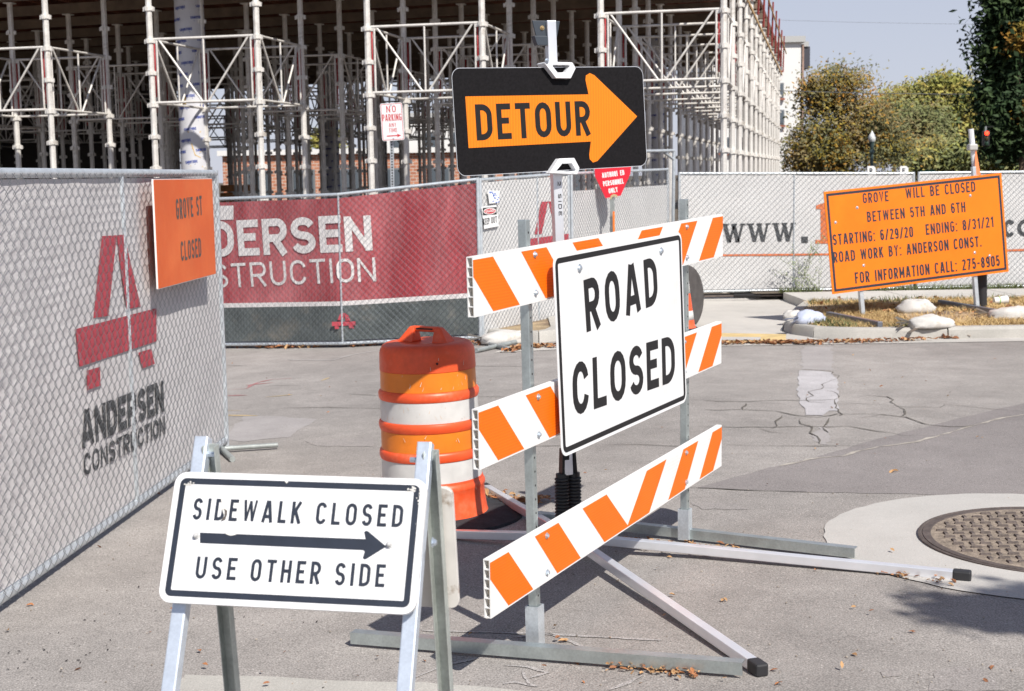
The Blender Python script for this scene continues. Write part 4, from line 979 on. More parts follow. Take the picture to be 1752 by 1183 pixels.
# deck: plywood, cross beams on the posts, joists; edge boards and guard posts
W0, D0 = 46.0, 7*(PD+2.2)+.2
deck = thing('formwork_deck', site(0, 0)+Vector((0, 0, DECK)), 'dark timber formwork deck carried on steel beams over the scaffold towers', 'building')
def D(a, d, z): P = site(a, d); return Vector((P.x, P.y, z+.0155*(P.x-3.46)))
def dbeam(b, a0, d0, a1, d1, z, wd, hg): b.hexa([D(a0, d0, z-hg), D(a1, d1, z-hg), D(a1, d1, z-hg)+(SY if d0 == d1 else -SX)*wd, D(a0, d0, z-hg)+(SY if d0 == d1 else -SX)*wd], [D(a0, d0, z), D(a1, d1, z), D(a1, d1, z)+(SY if d0 == d1 else -SX)*wd, D(a0, d0, z)+(SY if d0 == d1 else -SX)*wd])
b = MB(); b.hexa([D(0, .35, DECK+.36), D(W0, .35, DECK+.36), D(W0, D0, DECK+.36), D(0, D0, DECK+.36)], [D(0, .35, DECK+.50), D(W0, .35, DECK+.50), D(W0, D0, DECK+.50), D(0, D0, DECK+.50)])
obj('deck_slab', b, PLY, deck)
for r in range(7):
    for dd in (0, PD):
        b = MB(); d_ = r*(PD+2.2)+dd-.08; dbeam(b, -.1, d_, W0, d_, DECK+.02, .05, .05); dbeam(b, -.1, d_, W0, d_, DECK+.17, .05, .05); dbeam(b, -.1, d_+.01, W0, d_+.01, DECK+.15, .02, .15)
        obj('beam', b, JOIST, deck)
for k in range(56):
    a_ = k*.62
    if not vis(site(a_, D0)) and not vis(site(a_, 0)) and k > 40: continue
    b = MB(); dbeam(b, a_+.08, .2, a_+.08, D0, DECK+.36, .07, .18); obj('joist', b, PLY, deck)
REDM = mat('red_guard_post', (.26, .04, .035), .6, n=.2, ns=5)
b = MB(); 
for k in range(0, 11):
    d_ = k*2.8+.6; P = D(-.14, d_, DECK-.35); Q = D(-.17, d_+.05, DECK+.85+.05*(k % 3)); obj('guard_post', MB().beam(P, Q, .035, .035), REDM, deck)
obj('guard_rail', MB().beam(D(-.2, -.4, DECK+.47), D(-.2, D0, DECK+.43), .03, .04), RAILWOOD, deck)
obj('edge_board', MB().beam(D(-.05, -.4, DECK-.33), D(-.05, D0, DECK-.33), .03, .06), RAILWOOD, deck)
# core walls that close the view at the left, and stacked panels
core = thing('core_wall', site(30, 17), 'dark concrete wall standing far back under the deck at the left', 'wall')
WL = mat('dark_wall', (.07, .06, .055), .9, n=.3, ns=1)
b = MB(); p0 = at(-260, 300, 48); p1 = at(284, 300, 45.5)
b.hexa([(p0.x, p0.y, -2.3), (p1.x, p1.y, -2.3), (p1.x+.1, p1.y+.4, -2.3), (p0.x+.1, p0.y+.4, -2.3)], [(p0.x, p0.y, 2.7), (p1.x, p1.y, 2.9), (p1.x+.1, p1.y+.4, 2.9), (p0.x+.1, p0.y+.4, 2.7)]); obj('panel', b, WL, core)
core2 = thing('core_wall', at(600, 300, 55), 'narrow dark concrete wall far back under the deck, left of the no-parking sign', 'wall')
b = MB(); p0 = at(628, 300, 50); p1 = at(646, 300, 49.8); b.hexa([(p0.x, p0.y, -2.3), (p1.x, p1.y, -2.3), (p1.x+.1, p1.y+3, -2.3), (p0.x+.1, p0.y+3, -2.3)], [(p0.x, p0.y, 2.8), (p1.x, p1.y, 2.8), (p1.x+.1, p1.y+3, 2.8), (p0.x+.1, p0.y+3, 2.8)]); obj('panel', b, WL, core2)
sw = thing('core_wall', site(40, 10), 'unseen dark wall added at the far left to block sky light under the deck', 'wall')  # added out of view to keep the left sky light out
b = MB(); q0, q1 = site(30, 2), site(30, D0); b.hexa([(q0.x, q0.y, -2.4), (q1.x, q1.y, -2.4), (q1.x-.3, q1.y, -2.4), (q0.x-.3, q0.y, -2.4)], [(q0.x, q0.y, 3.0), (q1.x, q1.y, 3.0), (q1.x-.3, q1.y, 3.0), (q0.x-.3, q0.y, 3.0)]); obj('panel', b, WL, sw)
b = MB(); q0, q1 = site(30, D0-1), site(12.5, D0-1); b.hexa([(q0.x, q0.y, -2.4), (q1.x, q1.y, -2.4), (q1.x, q1.y+.3, -2.4), (q0.x, q0.y+.3, -2.4)], [(q0.x, q0.y, 3.0), (q1.x, q1.y, 3.0), (q1.x, q1.y+.3, 3.0), (q0.x, q0.y+.3, 3.0)])
# paper-tube columns with printed bands
def sono(px, Y, label, rad=.28):
    c = at(px, 300, Y); t = thing('tube_column', (c.x, c.y, -2.2), label, 'column')
    s = obj('shaft', MB().tube((c.x, c.y, -2.2), (c.x, c.y, DECK), rad, 28), TUBE, t, smooth='auto')
    front_a = atan2(-c.x, -c.y)
    b = MB(); rnd = random.Random(int(px)); cnt = 0
    def fn(x, z, y):
        ang = front_a + x/rad; R_ = rad-y+.002
        return Vector((c.x+sin(ang)*R_*1.0, c.y+cos(ang)*R_, z))
    F0 = Frame((0, 0, 0), ((1, 0, 0), (0, 1, 0), (0, 0, 1)))
    z = -1.9; k = 0
    while z < DECK-.1:
        sft = -.42 + (k % 3)*.11
        for m_ in range(3):
            x0 = sft+m_*.44
            if x0 < -.5 or x0 > .45: continue
            # letters run left to right as seen: x grows towards decreasing angle
            f2 = lambda x, zz, y: fn(-x, zz, y)
            cnt += 1; text(F0, 'SONOTUBE', (x0, z+x0*.09), (x0+.24, z+(x0+.24)*.09), .052, t=.22, gap=.12, mb=b, fn=f2, y=-.001)
            for u0, u1 in ((.06, .2),):
                q = [(x0+u0, z-.035), (x0+u1, z-.03), (x0+u1, z-.018), (x0+u0, z-.023)]; b.quad([f2(u, v, -.001) for u, v in q])
        z += .205; k += 1
    tag(obj('printing', b, BLUEPR, s), kind='stuff')
    return t, s, fn
_t, _s, _fn = sono(335.5, 27.4, 'tall paper-tube column with blue printing, behind the front scaffold at the left', .275)
b = MB()
for pts in ([(-.12, .95), (.10, .55)], [(.12, .95), (-.05, .62)], [(-.1, .3), (.14, .28)], [(-.06, .72), (.0, .5), (.1, .45)]):
    for qd in ribbon([Vector(p) for p in pts], .014, False): b.quad([_fn(-v.x, v.y, -.003) for v in qd])
obj('yellow_scrawl', b, mat('yellow_crayon', (.65, .42, .10), .8), _s)
obj('yellow_tag', MB().quad([_fn(.2, 1.45, -.003), _fn(.13, 1.45, -.003), _fn(.13, 1.6, -.003), _fn(.2, 1.6, -.003)]), mat('yellow_crayon', (0, 0, 0)), _s)
sono(566, 47, 'distant paper-tube column with blue printing, left of the no-parking sign', .30)
sono(1121, 40, 'paper-tube column with blue printing, just right of the DETOUR sign', .26)

# no-parking sign on a perforated post
npb = at(676, 560, 20.6); npb.z = gz(npb.x, 20.6)
nps = thing('parking_sign', npb, 'small white sign reading NO PARKING ANY TIME on a perforated post behind the maroon banner', 'parking sign')
a_, c_ = at(653.5, 241, 20.3), at(691.5, 240, 20.3)
NF = vframe(a_, c_); NF = euler_frame(at(654.2, 242, 20.3), .02, -.02, -.045)
h_ = .525; w_ = .315
pl = plate_sign(NF, w_, h_, .03, .003, WHITEV, GALV, nps, True, RED, (.010, .017))
for s_, p0, p1, hh in (('NO', (659, 191+6), (676, 190+5.5), .085), ('PARKING', (652.5, 206.5), (686.5, 204.5), .085), ('ANY', (663.5, 216.5), (677, 216), .055), ('TIME', (663.8, 227), (678.5, 226), .055)):
    F_ = NF; 
p_ = lambda x, z: (x*w_/40, h_-z*h_/66)
b = MB(); text(NF, 'NO', p_(11, 16.5), p_(28, 16.5), .095, t=.13, gap=.3, mb=b); text(NF, 'PARKING', p_(2.8, 31.5), p_(37, 31.5), .098, t=.115, gap=.16, mb=b); text(NF, 'ANY', p_(13.5, 42), p_(27, 42), .055, t=.13, gap=.2, mb=b); text(NF, 'TIME', p_(13, 51.5), p_(28, 51.5), .058, t=.13, gap=.2, mb=b)
tag(obj('lettering', b, RED, pl), kind='stuff')
b = MB(); b.slab(NF, [p_(8.5, 58.6), p_(8.5, 56.6), p_(28, 56.6), p_(27, 54.3), p_(34.5, 57.6), p_(27, 61), p_(28, 58.6)], -.0012, -.0004); obj('arrow', b, RED, pl)
for z_ in (.03, .495): bolt(NF, w_/2, z_, nps, .007)
pz = NF.p(w_/2, .02, .03); b = MB().beam((npb.x, npb.y, npb.z), NF.p(w_/2, .5, .03), .052, .046, NF.x); po = obj('post', b, GALV, nps)
b = MB(); k = 0; dd = (NF.p(w_/2, .5, .03)-npb).normalized()
while k < 62:
    c = npb+dd*(.1+.04*k)-NF.y*.0245
    if c.z < NF.o.z: b.lathe([(.012, 0), (0, .0002)], c, 6, -NF.y)
    k += 1
tag(obj('punched_holes', b, BLACK, po), kind='stuff')

# ---------------- stop-style sign at the gate
Ys = 18.6; sb = at(1047, 545, Ys); sb.z = gz(sb.x, Ys)
ss = thing('stop_sign', sb, 'red sign reading AUTHORIZED PERSONNEL ONLY in white on a galvanised post by the fence', 'sign')
SF = euler_frame(at(1018, 341, Ys), .04, .0, -.035)
def sp(*q): return SF.inv(*q)
pl = obj('sign_face', MB().slab(SF, [sp(*q) for q in [(1017, 287), (1022, 262), (1035, 247), (1062, 245), (1075, 258), (1080, 284), (1078.5, 298), (1062, 335), (1036, 339.5), (1018, 302)]], 0, .004), mat('red_sheeting', (.62, .012, .03), .45, n=.05, ns=5), ss)
b = MB(); text(SF, 'STOP', sp(1027, 287.5), sp(1071, 284.5), .20, t=.2, mb=b); text(SF, 'AUTHORIZED', sp(1030.5, 305), sp(1068.5, 299.5), .066, t=.17, gap=.12, mb=b); text(SF, 'PERSONNEL', sp(1032.5, 319.2), sp(1067.5, 314.2), .066, t=.17, gap=.12, mb=b); text(SF, 'ONLY', sp(1042, 331.5), sp(1057.5, 328.5), .063, t=.17, gap=.14, mb=b)
tag(obj('lettering', b, WHITE, pl), kind='stuff')
b = MB(); b.slab(SF, [sp(*q) for q in [(1043, 341), (1045, 335), (1050, 332), (1056, 334), (1056, 339), (1052, 336), (1047, 338), (1046, 341)]], -.004, -.0006); obj('weathered_edge', b, mat('tan_backing', (.45, .36, .2), .8), pl)
obj('post', MB().beam(sb, SF.p((sp(1047, 300)[0]), .1, .035), .05, .04), GALVD, ss)
b = MB(); q0, q1 = at(1050, 362, Ys-.03), at(1050, 400, Ys-.03); b.box(q0.x-.012, q0.x+.012, Ys-.04, Ys-.03, q1.z-.5, q0.z); obj('orange_strip', b, mat('orange_strip_paint', (.85, .18, .01), .5), ss)

# ---------------- small papers on the grey panel
PF = Rg.F; off = -.034
def pm(q): return PF.inv(*q)
dk = thing('danger_sign', PF.p(*pm((838, 390))), 'small white DANGER KEEP OUT sign wired to the pale chain link', 'sign')
c = [(819, 354), (845, 351), (849, 387), (824, 392)]
pl = obj('sign_face', MB().slab(PF, [pm(q) for q in [c[3], c[2], c[1], c[0]]], off-.002, off), mat('white_card', (.76, .76, .76), .6), dk)
b = MB(); x0, z0 = pm((821.5, 369)); x1, z1 = pm((845, 354.5)); b.slab(PF, rrect(x0, z0, x1, z1, .01, 3), off-.0035, off-.0025); obj('black_field', b, BLACK, pl)
b = MB(); cx_, cz_ = (x0+x1)/2, (z0+z1)/2; L_ = (x1-x0)/2*.92; b.slab(PF, ell(cx_, cz_, L_, (z1-z0)*.43, 0, 345, 22), off-.0045, off-.0037); obj('white_oval', b, WHITE, pl)
b = MB(); b.slab(PF, ell(cx_, cz_, L_*.88, (z1-z0)*.33, 0, 345, 22), off-.0056, off-.0047); obj('red_oval', b, RED, pl)
b = MB(); text(PF, 'DANGER', (cx_-L_*.7, cz_-.016), (cx_+L_*.7, cz_-.008), .03, t=.2, mb=b, y=off-.0066); obj('danger_lettering', b, WHITE, pl)
b = MB(); text(PF, 'KEEP', pm((822.5, 386)), pm((833.5, 383.5)), .075, t=.16, mb=b, y=off-.003); text(PF, 'OUT', pm((836, 383)), pm((846, 381)), .075, t=.16, mb=b, y=off-.003); tag(obj('lettering', b, BLACK, pl), kind='stuff')
pp = thing('paper_notice', PF.p(*pm((840, 348))), 'small white paper with blue printing above the danger sign', 'paper')
sh = obj('sheet', MB().slab(PF, [pm(q) for q in [(833, 349), (849, 347), (850.5, 327), (830, 326)]], off-.001, off), mat('white_card', (0, 0, 0)), pp)
b = MB(); rnd = random.Random(2)
for k in range(16):
    x, y = rnd.uniform(832, 848), rnd.uniform(328, 346); b.quad([PF.p(*pm(q), off-.002) for q in [(x, y+1.6), (x+2.6, y+1.4), (x+2.4, y-.3), (x, y)]])
tag(obj('printing', b, mat('bright_blue_print', (.03, .12, .5), .6), sh), kind='stuff')

# ================================================================ FAR BUILDINGS
def at_z(px, py, Y): return at(px, py, Y)
def building(name, px0, px1, ptop, Y, depth, m, label, windows=(), roof=None, gz_=-2.4):
    a, c = at(px0, ptop, Y), at(px1, ptop, Y); top = (a.z+c.z)/2
    t = thing(name, ((a.x+c.x)/2, Y, gz_), label, 'building')
    wl = obj('wall', MB().box(a.x, c.x, Y, Y+depth, gz_, top), m, t)
    if roof: obj('roof_edge', MB().box(a.x-.2, c.x+.2, Y-.25, Y+depth+.2, top, top+roof[0]), roof[1], t)
    return t, a, c, top
STUC = mat('white_stucco', (.72, .71, .69), .85, n=.04, ns=.6)
GLASS = mat('dark_glass', (.10, .12, .14), .08, .0, spec=.8)
FRM = mat('grey_frame', (.18, .19, .20), .5)
FASC = mat('grey_fascia', (.42, .42, .41), .6)
t, a, c, top = building('apartment_building', 1215, 1371, 74, 85, 14, STUC, 'white apartment block with dark framed windows beyond the end of the scaffold', roof=(.35, FASC))
for (x0, y0, x1, y1) in ((1319, 86, 1338, 121), (1329, 142, 1341, 168), (1332, 188, 1342, 214), (1270, 235, 1300, 262), (1230, 235, 1256, 262)):
    p, q = at(x0, y1, 84.9), at(x1, y0, 84.9)
    fr_ = obj('window', MB().box(p.x, q.x, 84.86, 85.05, p.z, q.z), FRM, t)
    n_ = 2 if x1-x0 > 12 else 1; wd = (q.x-p.x)/n_
    for k in range(n_): obj('pane', MB().box(p.x+wd*k+.07, p.x+wd*(k+1)-.07, 84.82, 84.88, p.z+.08, q.z-.08), GLASS, fr_)
    obj('sill', MB().box(p.x-.05, q.x+.05, 84.75, 84.95, p.z-.12, p.z-.02), mat('red_brown_trim', (.32, .11, .07), .7), fr_)
p, q = at(1371.5, 300, 85), at(1373.5, 76, 85)
obj('brick_corner', MB().box(p.x-.03, p.x+.07, 84.9, 99, -2.4, q.z), mat('brick_trim', (.36, .24, .19), .8, n=.2, ns=3), t)
p, q = at(1375, 117, 88), at(1386, 80, 88); bx = obj('dark_screen', MB().box(p.x, q.x, 88, 91, p.z, q.z), mat('dark_cladding', (.05, .05, .065), .6), t)
obj('coping', MB().box(p.x-.3, q.x-.1, 87.9, 91, q.z, q.z+.3), FASC, t)
# brick building seen through the scaffold: coursed brick, white band of windows above
def brickmat():
    m = bpy.data.materials.new('brickwork'); m.use_nodes = True; N = m.node_tree.nodes; L = m.node_tree.links
    br = N.new('ShaderNodeTexBrick'); g = N.new('ShaderNodeNewGeometry'); mp = N.new('ShaderNodeMapping'); mp.inputs['Rotation'].default_value = (pi/2, 0, 0); L.new(g.outputs['Position'], mp.inputs[0]); L.new(mp.outputs[0], br.inputs[0])
    br.inputs['Color1'].default_value = (.50, .22, .13, 1); br.inputs['Color2'].default_value = (.38, .15, .09, 1); br.inputs['Mortar'].default_value = (.55, .50, .44, 1); br.inputs['Scale'].default_value = 1.6; br.inputs['Mortar Size'].default_value = .022
    L.new(br.outputs[0], N['Principled BSDF'].inputs['Base Color']); N['Principled BSDF'].inputs['Roughness'].default_value = .9; return m
BR = brickmat()
t, a, c, top = building('brick_building', 380, 1010, 262, 70, 10, BR, 'low sunlit brick building glimpsed between the scaffold posts', roof=(.25, STUC))
for k in range(9):
    x = a.x+1.2+k*2.2
    if x+1.2 > c.x: break
    w_ = obj('window', MB().box(x, x+1.1, 69.9, 70.1, -.9, .5), FRM, t); obj('pane', MB().box(x+.08, x+1.02, 69.85, 69.92, -.82, .42), GLASS, w_)
t, a, c, top = building('white_building', 650, 1010, 200, 92, 10, STUC, 'pale upper storeys of a farther building glimpsed through the scaffold', roof=(.3, FASC))
for k in range(7):
    x = a.x+.8+k*1.9; w_ = obj('window', MB().box(x, x+1.0, 91.9, 92.1, 1.7, 2.9), FRM, t); obj('pane', MB().box(x+.08, x+.92, 91.85, 91.92, 1.78, 2.82), GLASS, w_)
tt = thing('timber_stack', at(400, 305, 44), 'stack of orange plywood panels under the deck near the left', 'timber stack'); p = at(375, 322, 44); q = at(425, 290, 44)
for k in range(9): obj('panel', MB().box(p.x+.02*(k % 3), q.x-.03*(k % 2), 44, 45.2, -2.2+k*.235, -2.2+k*.235+.2), mat('orange_plywood', (.50, .22, .08), .7, n=.2, ns=4), tt)
t, a, c, top = building('distant_tower', 1640, 1669, 137, 190, 12, mat('beige_wall', (.45, .40, .35), .9), 'small beige building far off above the yellow trees')

# ================================================================ TREES
def leafmat(name, a, b, c2s=.6):
    m = mat(name, a, .65, n=.28, ns=1.3, n2=.25, ns2=9, col2=b, c2=(.45, .6), c2s=c2s, spec=.3, coords='Position')
    p = m.node_tree.nodes['Principled BSDF']; return m
BARK = mat('bark', (.12, .085, .06), .9, n=.3, ns=6)
LM = [leafmat('brown_green_leaves', (.14, .140, .062), (.25, .185, .085)), leafmat('olive_leaves', (.17, .19, .075), (.26, .23, .09)), leafmat('yellow_green_leaves', (.24, .24, .055), (.36, .27, .07)),  # leaf tones raised, distance haze is put into the colour
      leafmat('dark_green_leaves', (.026, .050, .018), (.050, .078, .024)), leafmat('autumn_leaves', (.24, .19, .03), (.35, .17, .03), .9)]
def tree(name, base, h, blobs, m, leaf=.16, n=9000, seed=0, label='', trunk=.16, thin=.0, m2=None, droop=0, cluster=.45, spray=.25):
    rnd = random.Random(seed); base = Vector(base); t = thing(name, base, label, 'tree')
    b = MB(); top = Vector((base.x, base.y, base.z+h*.45)); b.path([base-Vector((0, 0, .2)), base.lerp(top, .5)+Vector((rnd.uniform(-.1, .1), 0, 0)), top], trunk, 8)
    for (cx_, cy_, cz_, rx, ry, rz, wt) in blobs:
        C = base+Vector((cx_, cy_, cz_)); b.path([top-Vector((0, 0, h*.12)), top.lerp(C, .5)+Vector((rnd.uniform(-.3, .3), rnd.uniform(-.3, .3), .1)), C], trunk*.38, 5)
        for k in range(3):
            E_ = C+Vector((rnd.uniform(-rx, rx), rnd.uniform(-ry, ry), rnd.uniform(0, rz)))*.8; b.path([C, C.lerp(E_, .5)+Vector((0, 0, .15)), E_], trunk*.16, 4)
    obj('trunk', b, BARK, t, smooth=True)
    sub = []
    for (cx_, cy_, cz_, rx, ry, rz, wt) in blobs:      # break every mass into clumps of its own
        sub.append((cx_, cy_, cz_, rx*.72, ry*.72, rz*.72, wt*.42))
        if rx < .2 or rz < .2: sub[-1] = (cx_, cy_, cz_, rx, ry, rz, wt); continue
        for k in range(9):
            v = Vector((rnd.gauss(0, 1), rnd.gauss(0, 1), rnd.gauss(.15, 1))).normalized(); q = rnd.uniform(.22, .42)
            sub.append((cx_+v.x*rx*.85, cy_+v.y*ry*.85, cz_+v.z*rz*.85, rx*q, ry*q, rz*q, wt*.58*q*q*1.1))
    blobs = sub
    L = [MB(), MB()]; tot = sum(q[6] for q in blobs)
    for (cx_, cy_, cz_, rx, ry, rz, wt) in blobs:
        C = base+Vector((cx_, cy_, cz_)); nc = max(6, int(n*wt/tot/26))
        for k in range(nc):
            v = Vector((rnd.gauss(0, 1), rnd.gauss(0, 1), rnd.gauss(0, 1))).normalized(); rr2 = rnd.uniform(.35, 1.0)**.6
            if rnd.random() < spray: rr2 *= rnd.uniform(1.0, 1.28)
            P = C+Vector((v.x*rx*rr2, v.y*ry*rr2, v.z*rz*rr2)); cl = cluster*rnd.uniform(.5, 1.3); gi = 1 if (m2 and rnd.random() < .3) else 0
            for j in range(26):
                Q = P+Vector((rnd.gauss(0, cl), rnd.gauss(0, cl), rnd.gauss(0, cl*.7)-droop*rnd.random())); s_ = leaf*rnd.uniform(.6, 1.3)
                u = Vector((rnd.gauss(0, 1), rnd.gauss(0, 1), rnd.gauss(0, 1))).normalized(); w2 = u.orthogonal().normalized()
                L[gi].quad([Q-u*s_, Q+w2*s_*.5, Q+u*s_, Q-w2*s_*.5])
    tag(obj('crown', L[0], m, t), kind='stuff')
    if m2 and L[1].f: tag(obj('turned_leaves', L[1], m2, t), kind='stuff')
    return t
def pxtree(name, Y, blobs, m, **k):
    "blobs: (px, py, rx px, rz px, weight)"
    s_ = Y/FPX; mx_ = sum(q[0]*q[4] for q in blobs)/sum(q[4] for q in blobs); B = at(mx_, 300, Y); B.z = -2.5; out_ = []; tp = -9
    rnd = random.Random(int(mx_))
    for px, py, rx, rz, wt in blobs:
        P = at(px, py, Y); out_.append((P.x-B.x, rnd.uniform(-.5, .5)*rx*s_, P.z-B.z, rx*s_, rx*s_*.9, rz*s_, wt)); tp = max(tp, P.z+rz*s_-B.z)
    return tree(name, B, tp, out_, m, **k)
pxtree('tree', 58, [(1408, 250, 45, 50, 2.6), (1430, 185, 42, 40, 2.6), (1398, 165, 20, 24, .5), (1480, 215, 45, 50, 2.4), (1430, 262, 80, 40, 3), (1500, 255, 40, 45, 2), (1376, 272, 24, 24, .8), (1440, 140, 38, 22, .6)],
       LM[0], leaf=.08, n=24000, seed=1, label='loose brown-green autumn tree in front of the white apartment block', m2=LM[4], cluster=.40, spray=.6)
pxtree('tree', 72, [(1545, 235, 38, 40, 2.2), (1565, 265, 50, 34, 2.4), (1515, 240, 26, 36, 1), (1585, 215, 24, 28, .8), (1530, 195, 18, 18, .3)], LM[1], leaf=.10, n=13000, seed=2, label='olive-brown tree directly behind the green street lamp', m2=LM[0], cluster=.5)
pxtree('tree', 95, [(1615, 180, 38, 42, 2), (1650, 195, 40, 50, 2), (1560, 180, 22, 26, .8), (1640, 240, 55, 45, 2), (1600, 160, 16, 22, .6), (1625, 155, 14, 18, .5), (1575, 190, 24, 30, 1)], LM[2], leaf=.17, n=20000, seed=3, label='tall yellow-green tree below the distant beige building', m2=LM[1], cluster=.55)
pxtree('tree', 110, [(1515, 195, 22, 26, 1), (1540, 175, 18, 20, .8), (1500, 210, 22, 20, 1), (1570, 210, 30, 40, 1)], LM[2], leaf=.2, n=8000, seed=4, label='far green treetops between the brown tree and the yellow-green tree', cluster=.6)
pxtree('tree', 66, [(1690, 270, 60, 30, 2), (1640, 275, 45, 25, 1.5), (1600, 280, 40, 22, 1.2), (1745, 275, 40, 28, 1.5)], LM[1], leaf=.13, n=14000, seed=5, label='low yellow-green trees behind the traffic light and orange board', m2=LM[2], cluster=.5)
pxtree('tree', 44, [(1768, 60, 60, 75, 3), (1758, 150, 64, 60, 3.4), (1743, 215, 54, 40, 2.6), (1800, 230, 90, 60, 3), (1715, 170, 36, 30, 1), (1780, -30, 80, 80, 3), (1715, 240, 34, 22, .8), (1718, 100, 26, 28, .8), (1722, 20, 24, 40, .8)], LM[3], leaf=.115, n=56000, seed=6, label='big dense dark green tree filling the right edge', m2=LM[3], cluster=.34, spray=.3)
pxtree('tree', 43.2, [(1752, 62, 18, 24, 1), (1745, 85, 10, 12, .4), (1765, 200, 14, 14, .3)], LM[4], leaf=.09, n=700, seed=7, label='spray of yellow and orange leaves at the edge of the dark tree', cluster=.22)
pxtree('tree', 76, [(790, 285, 24, 12, 1), (830, 283, 20, 14, 1), (895, 285, 22, 13, 1), (560, 250, 14, 18, .5)], LM[2], leaf=.14, n=3000, seed=8, label='small green bushes glimpsed through the scaffold below the DETOUR sign', cluster=.35)

# ---------------- lamp, traffic light, wires, small signs beyond the fence
lp = at(1491, 300, 50); lamp = thing('street_lamp', (lp.x, 50, -2.6), 'dark green street lamp with a white acorn globe in front of the brown trees', 'street lamp')
GRN = mat('green_lamp_post', (.06, .10, .10), .5)
zt_ = at(1490, 243, 50).z; ztop = at(1490, 224, 50).z
obj('post', MB().lathe([(.14, -2.6), (.12, -2.2), (.075, -2.0), (.055, zt_-.8), (.055, zt_-.42), (.09, zt_-.38), (.09, zt_-.32), (.06, zt_-.28), (.08, zt_-.06), (.115, zt_)], (lp.x, 50, 0), 16), GRN, lamp, smooth='auto')
obj('globe', MB().lathe([(.085, zt_), (.125, zt_+.06), (.13, zt_+.15), (.09, zt_+.25), (.06, zt_+.28), (.04, zt_+.33), (.02, ztop-.02), (0, ztop+.02)], (lp.x, 50, 0), 20), mat('milk_glass', (.66, .68, .68), .3), lamp, smooth='auto')
tl_ = at(1688, 237, 41); tr = thing('traffic_light', (tl_.x, 41, tl_.z), 'black traffic light showing red in front of the dark tree', 'traffic light')
k = 41/FPX; b = MB().box(tl_.x-5.5*k, tl_.x+5.5*k, 41, 41.14, tl_.z-13*k, tl_.z+13*k); hs = obj('housing', b, mat('black_housing', (.02, .02, .022), .5), tr, bevel=.02)
for i, (cc, e_) in enumerate((((1, .03, .01), 6.0), ((.06, .04, .01), 0), ((.01, .04, .02), 0))):
    zz = tl_.z+(8.5-8.5*i)*k; obj('lens', MB().lathe([(.06, 0), (.05, .02), (0, .03)], (tl_.x, 40.99, zz), 16, (0, -1, 0)), mat('signal_lens_%s' % 'red amber green'.split()[i], cc, .4, emit=e_), tr)
    obj('visor', MB().tube((tl_.x, 41.0, zz+.065), (tl_.x, 40.86, zz+.065), .012, 6), mat('black_housing', (0, 0, 0)), tr)
obj('arm', MB().tube((tl_.x, 41.1, tl_.z+13*k+.1), (tl_.x+1.3, 44, tl_.z+13*k+.2), .02, 8), mat('black_housing', (0, 0, 0)), tr)
obj('hanger', MB().tube((tl_.x, 41.1, tl_.z+12*k), (tl_.x, 41.1, tl_.z+13*k+.12), .03, 6), GALVD, tr)
def wire(p0, p1, Y0, Y1, r, sag, label):
    A_, B_ = at(*p0, Y0), at(*p1, Y1); b = MB(); pts = [A_.lerp(B_, i/24)-Vector((0, 0, sag*4*(i/24)*(1-i/24))) for i in range(25)]; b.path(pts, r, 5)
    o = obj('overhead_wire', b, mat('dark_cable', (.05, .05, .055), .6), None, loc=A_); return tag(o, label, 'cable')
wire((1240, 152), (1900, 160), 50, 50, .014, .1, 'dark overhead cable crossing the trees at the right')
wire((1200, 30), (1900, 42), 62, 62, .005, .1, 'faint thin cable high in the sky at the right')
for (px, py, Y, label, ch_) in ((1491, 297, 30, 'small white square sign marked R above the white banner fence', 'R'), (1547, 297, 30, 'small pale box-shaped sign right of the R sign above the fence', 'E')):
    a0 = at(px-7, 298, Y); t = thing('small_sign', a0, label, 'sign'); F0 = Frame(a0, ((1, 0, 0), (0, 1, 0), (0, 0, 1))); s_ = 14*Y/FPX
    pl = obj('sign_face', MB().slab(F0, [(0, -.2), (s_, -.2), (s_, s_*.7), (s_*.75, s_*.95), (0, s_*.95)], 0, .05), PLASTIC, t); b = MB(); text(F0, ch_, (s_*.25, .015), (s_*.62, .015), s_*.6, t=.22, mb=b); obj('lettering', b, NAVY, pl)
    obj('post', MB().beam((a0.x+s_/2, Y+.1, -2), (a0.x+s_/2, Y+.1, a0.z+.05), .05, .05), GALVD, t)
a0 = at(1574, 297, 48); t = thing('street_name_sign', a0, 'small green street name sign just above the fence top', 'sign'); obj('blade', MB().box(a0.x, a0.x+26*48/FPX, 48, 48.02, a0.z-.02, a0.z+5.5*48/FPX), mat('green_sign', (.01, .16, .11), .5), t); obj('post', MB().tube((a0.x+.25, 48.06, -2.4), (a0.x+.25, 48.06, a0.z), .03, 6), GALV, t)
# folded roll-up sign stand behind the orange board
Yf = 19.6; f0 = ground(1680, 527, .12); fs = thing('folded_sign_stand', f0, 'folded orange roll-up sign on a white mast with a black base, behind the orange board', 'sign stand'); Yf = f0.y
obj('mast', MB().tube(at(1669, 300, Yf), at(1661, 221, Yf), .034, 8), WPL, fs, smooth='auto'); obj('mast_foot', MB().beam((f0.x, f0.y, f0.z), at(1669, 305, Yf), .06, .06), GALV, fs)
obj('base_tube', MB().tube((f0.x, f0.y, f0.z), at(1680, 470, Yf), .062, 12), RUBBER, fs, smooth='auto')
b = MB(); b.hexa([at(1668, 300, Yf-.1), at(1678, 300, Yf-.1), at(1678, 300, Yf+.05), at(1668, 300, Yf+.05)], [at(1668.5, 256, Yf-.02), at(1670, 256, Yf-.02), at(1670, 256, Yf+.02), at(1668.5, 256, Yf+.02)]); obj('folded_fabric', b, mat('orange_vinyl', (.75, .18, .04), .6), fs)
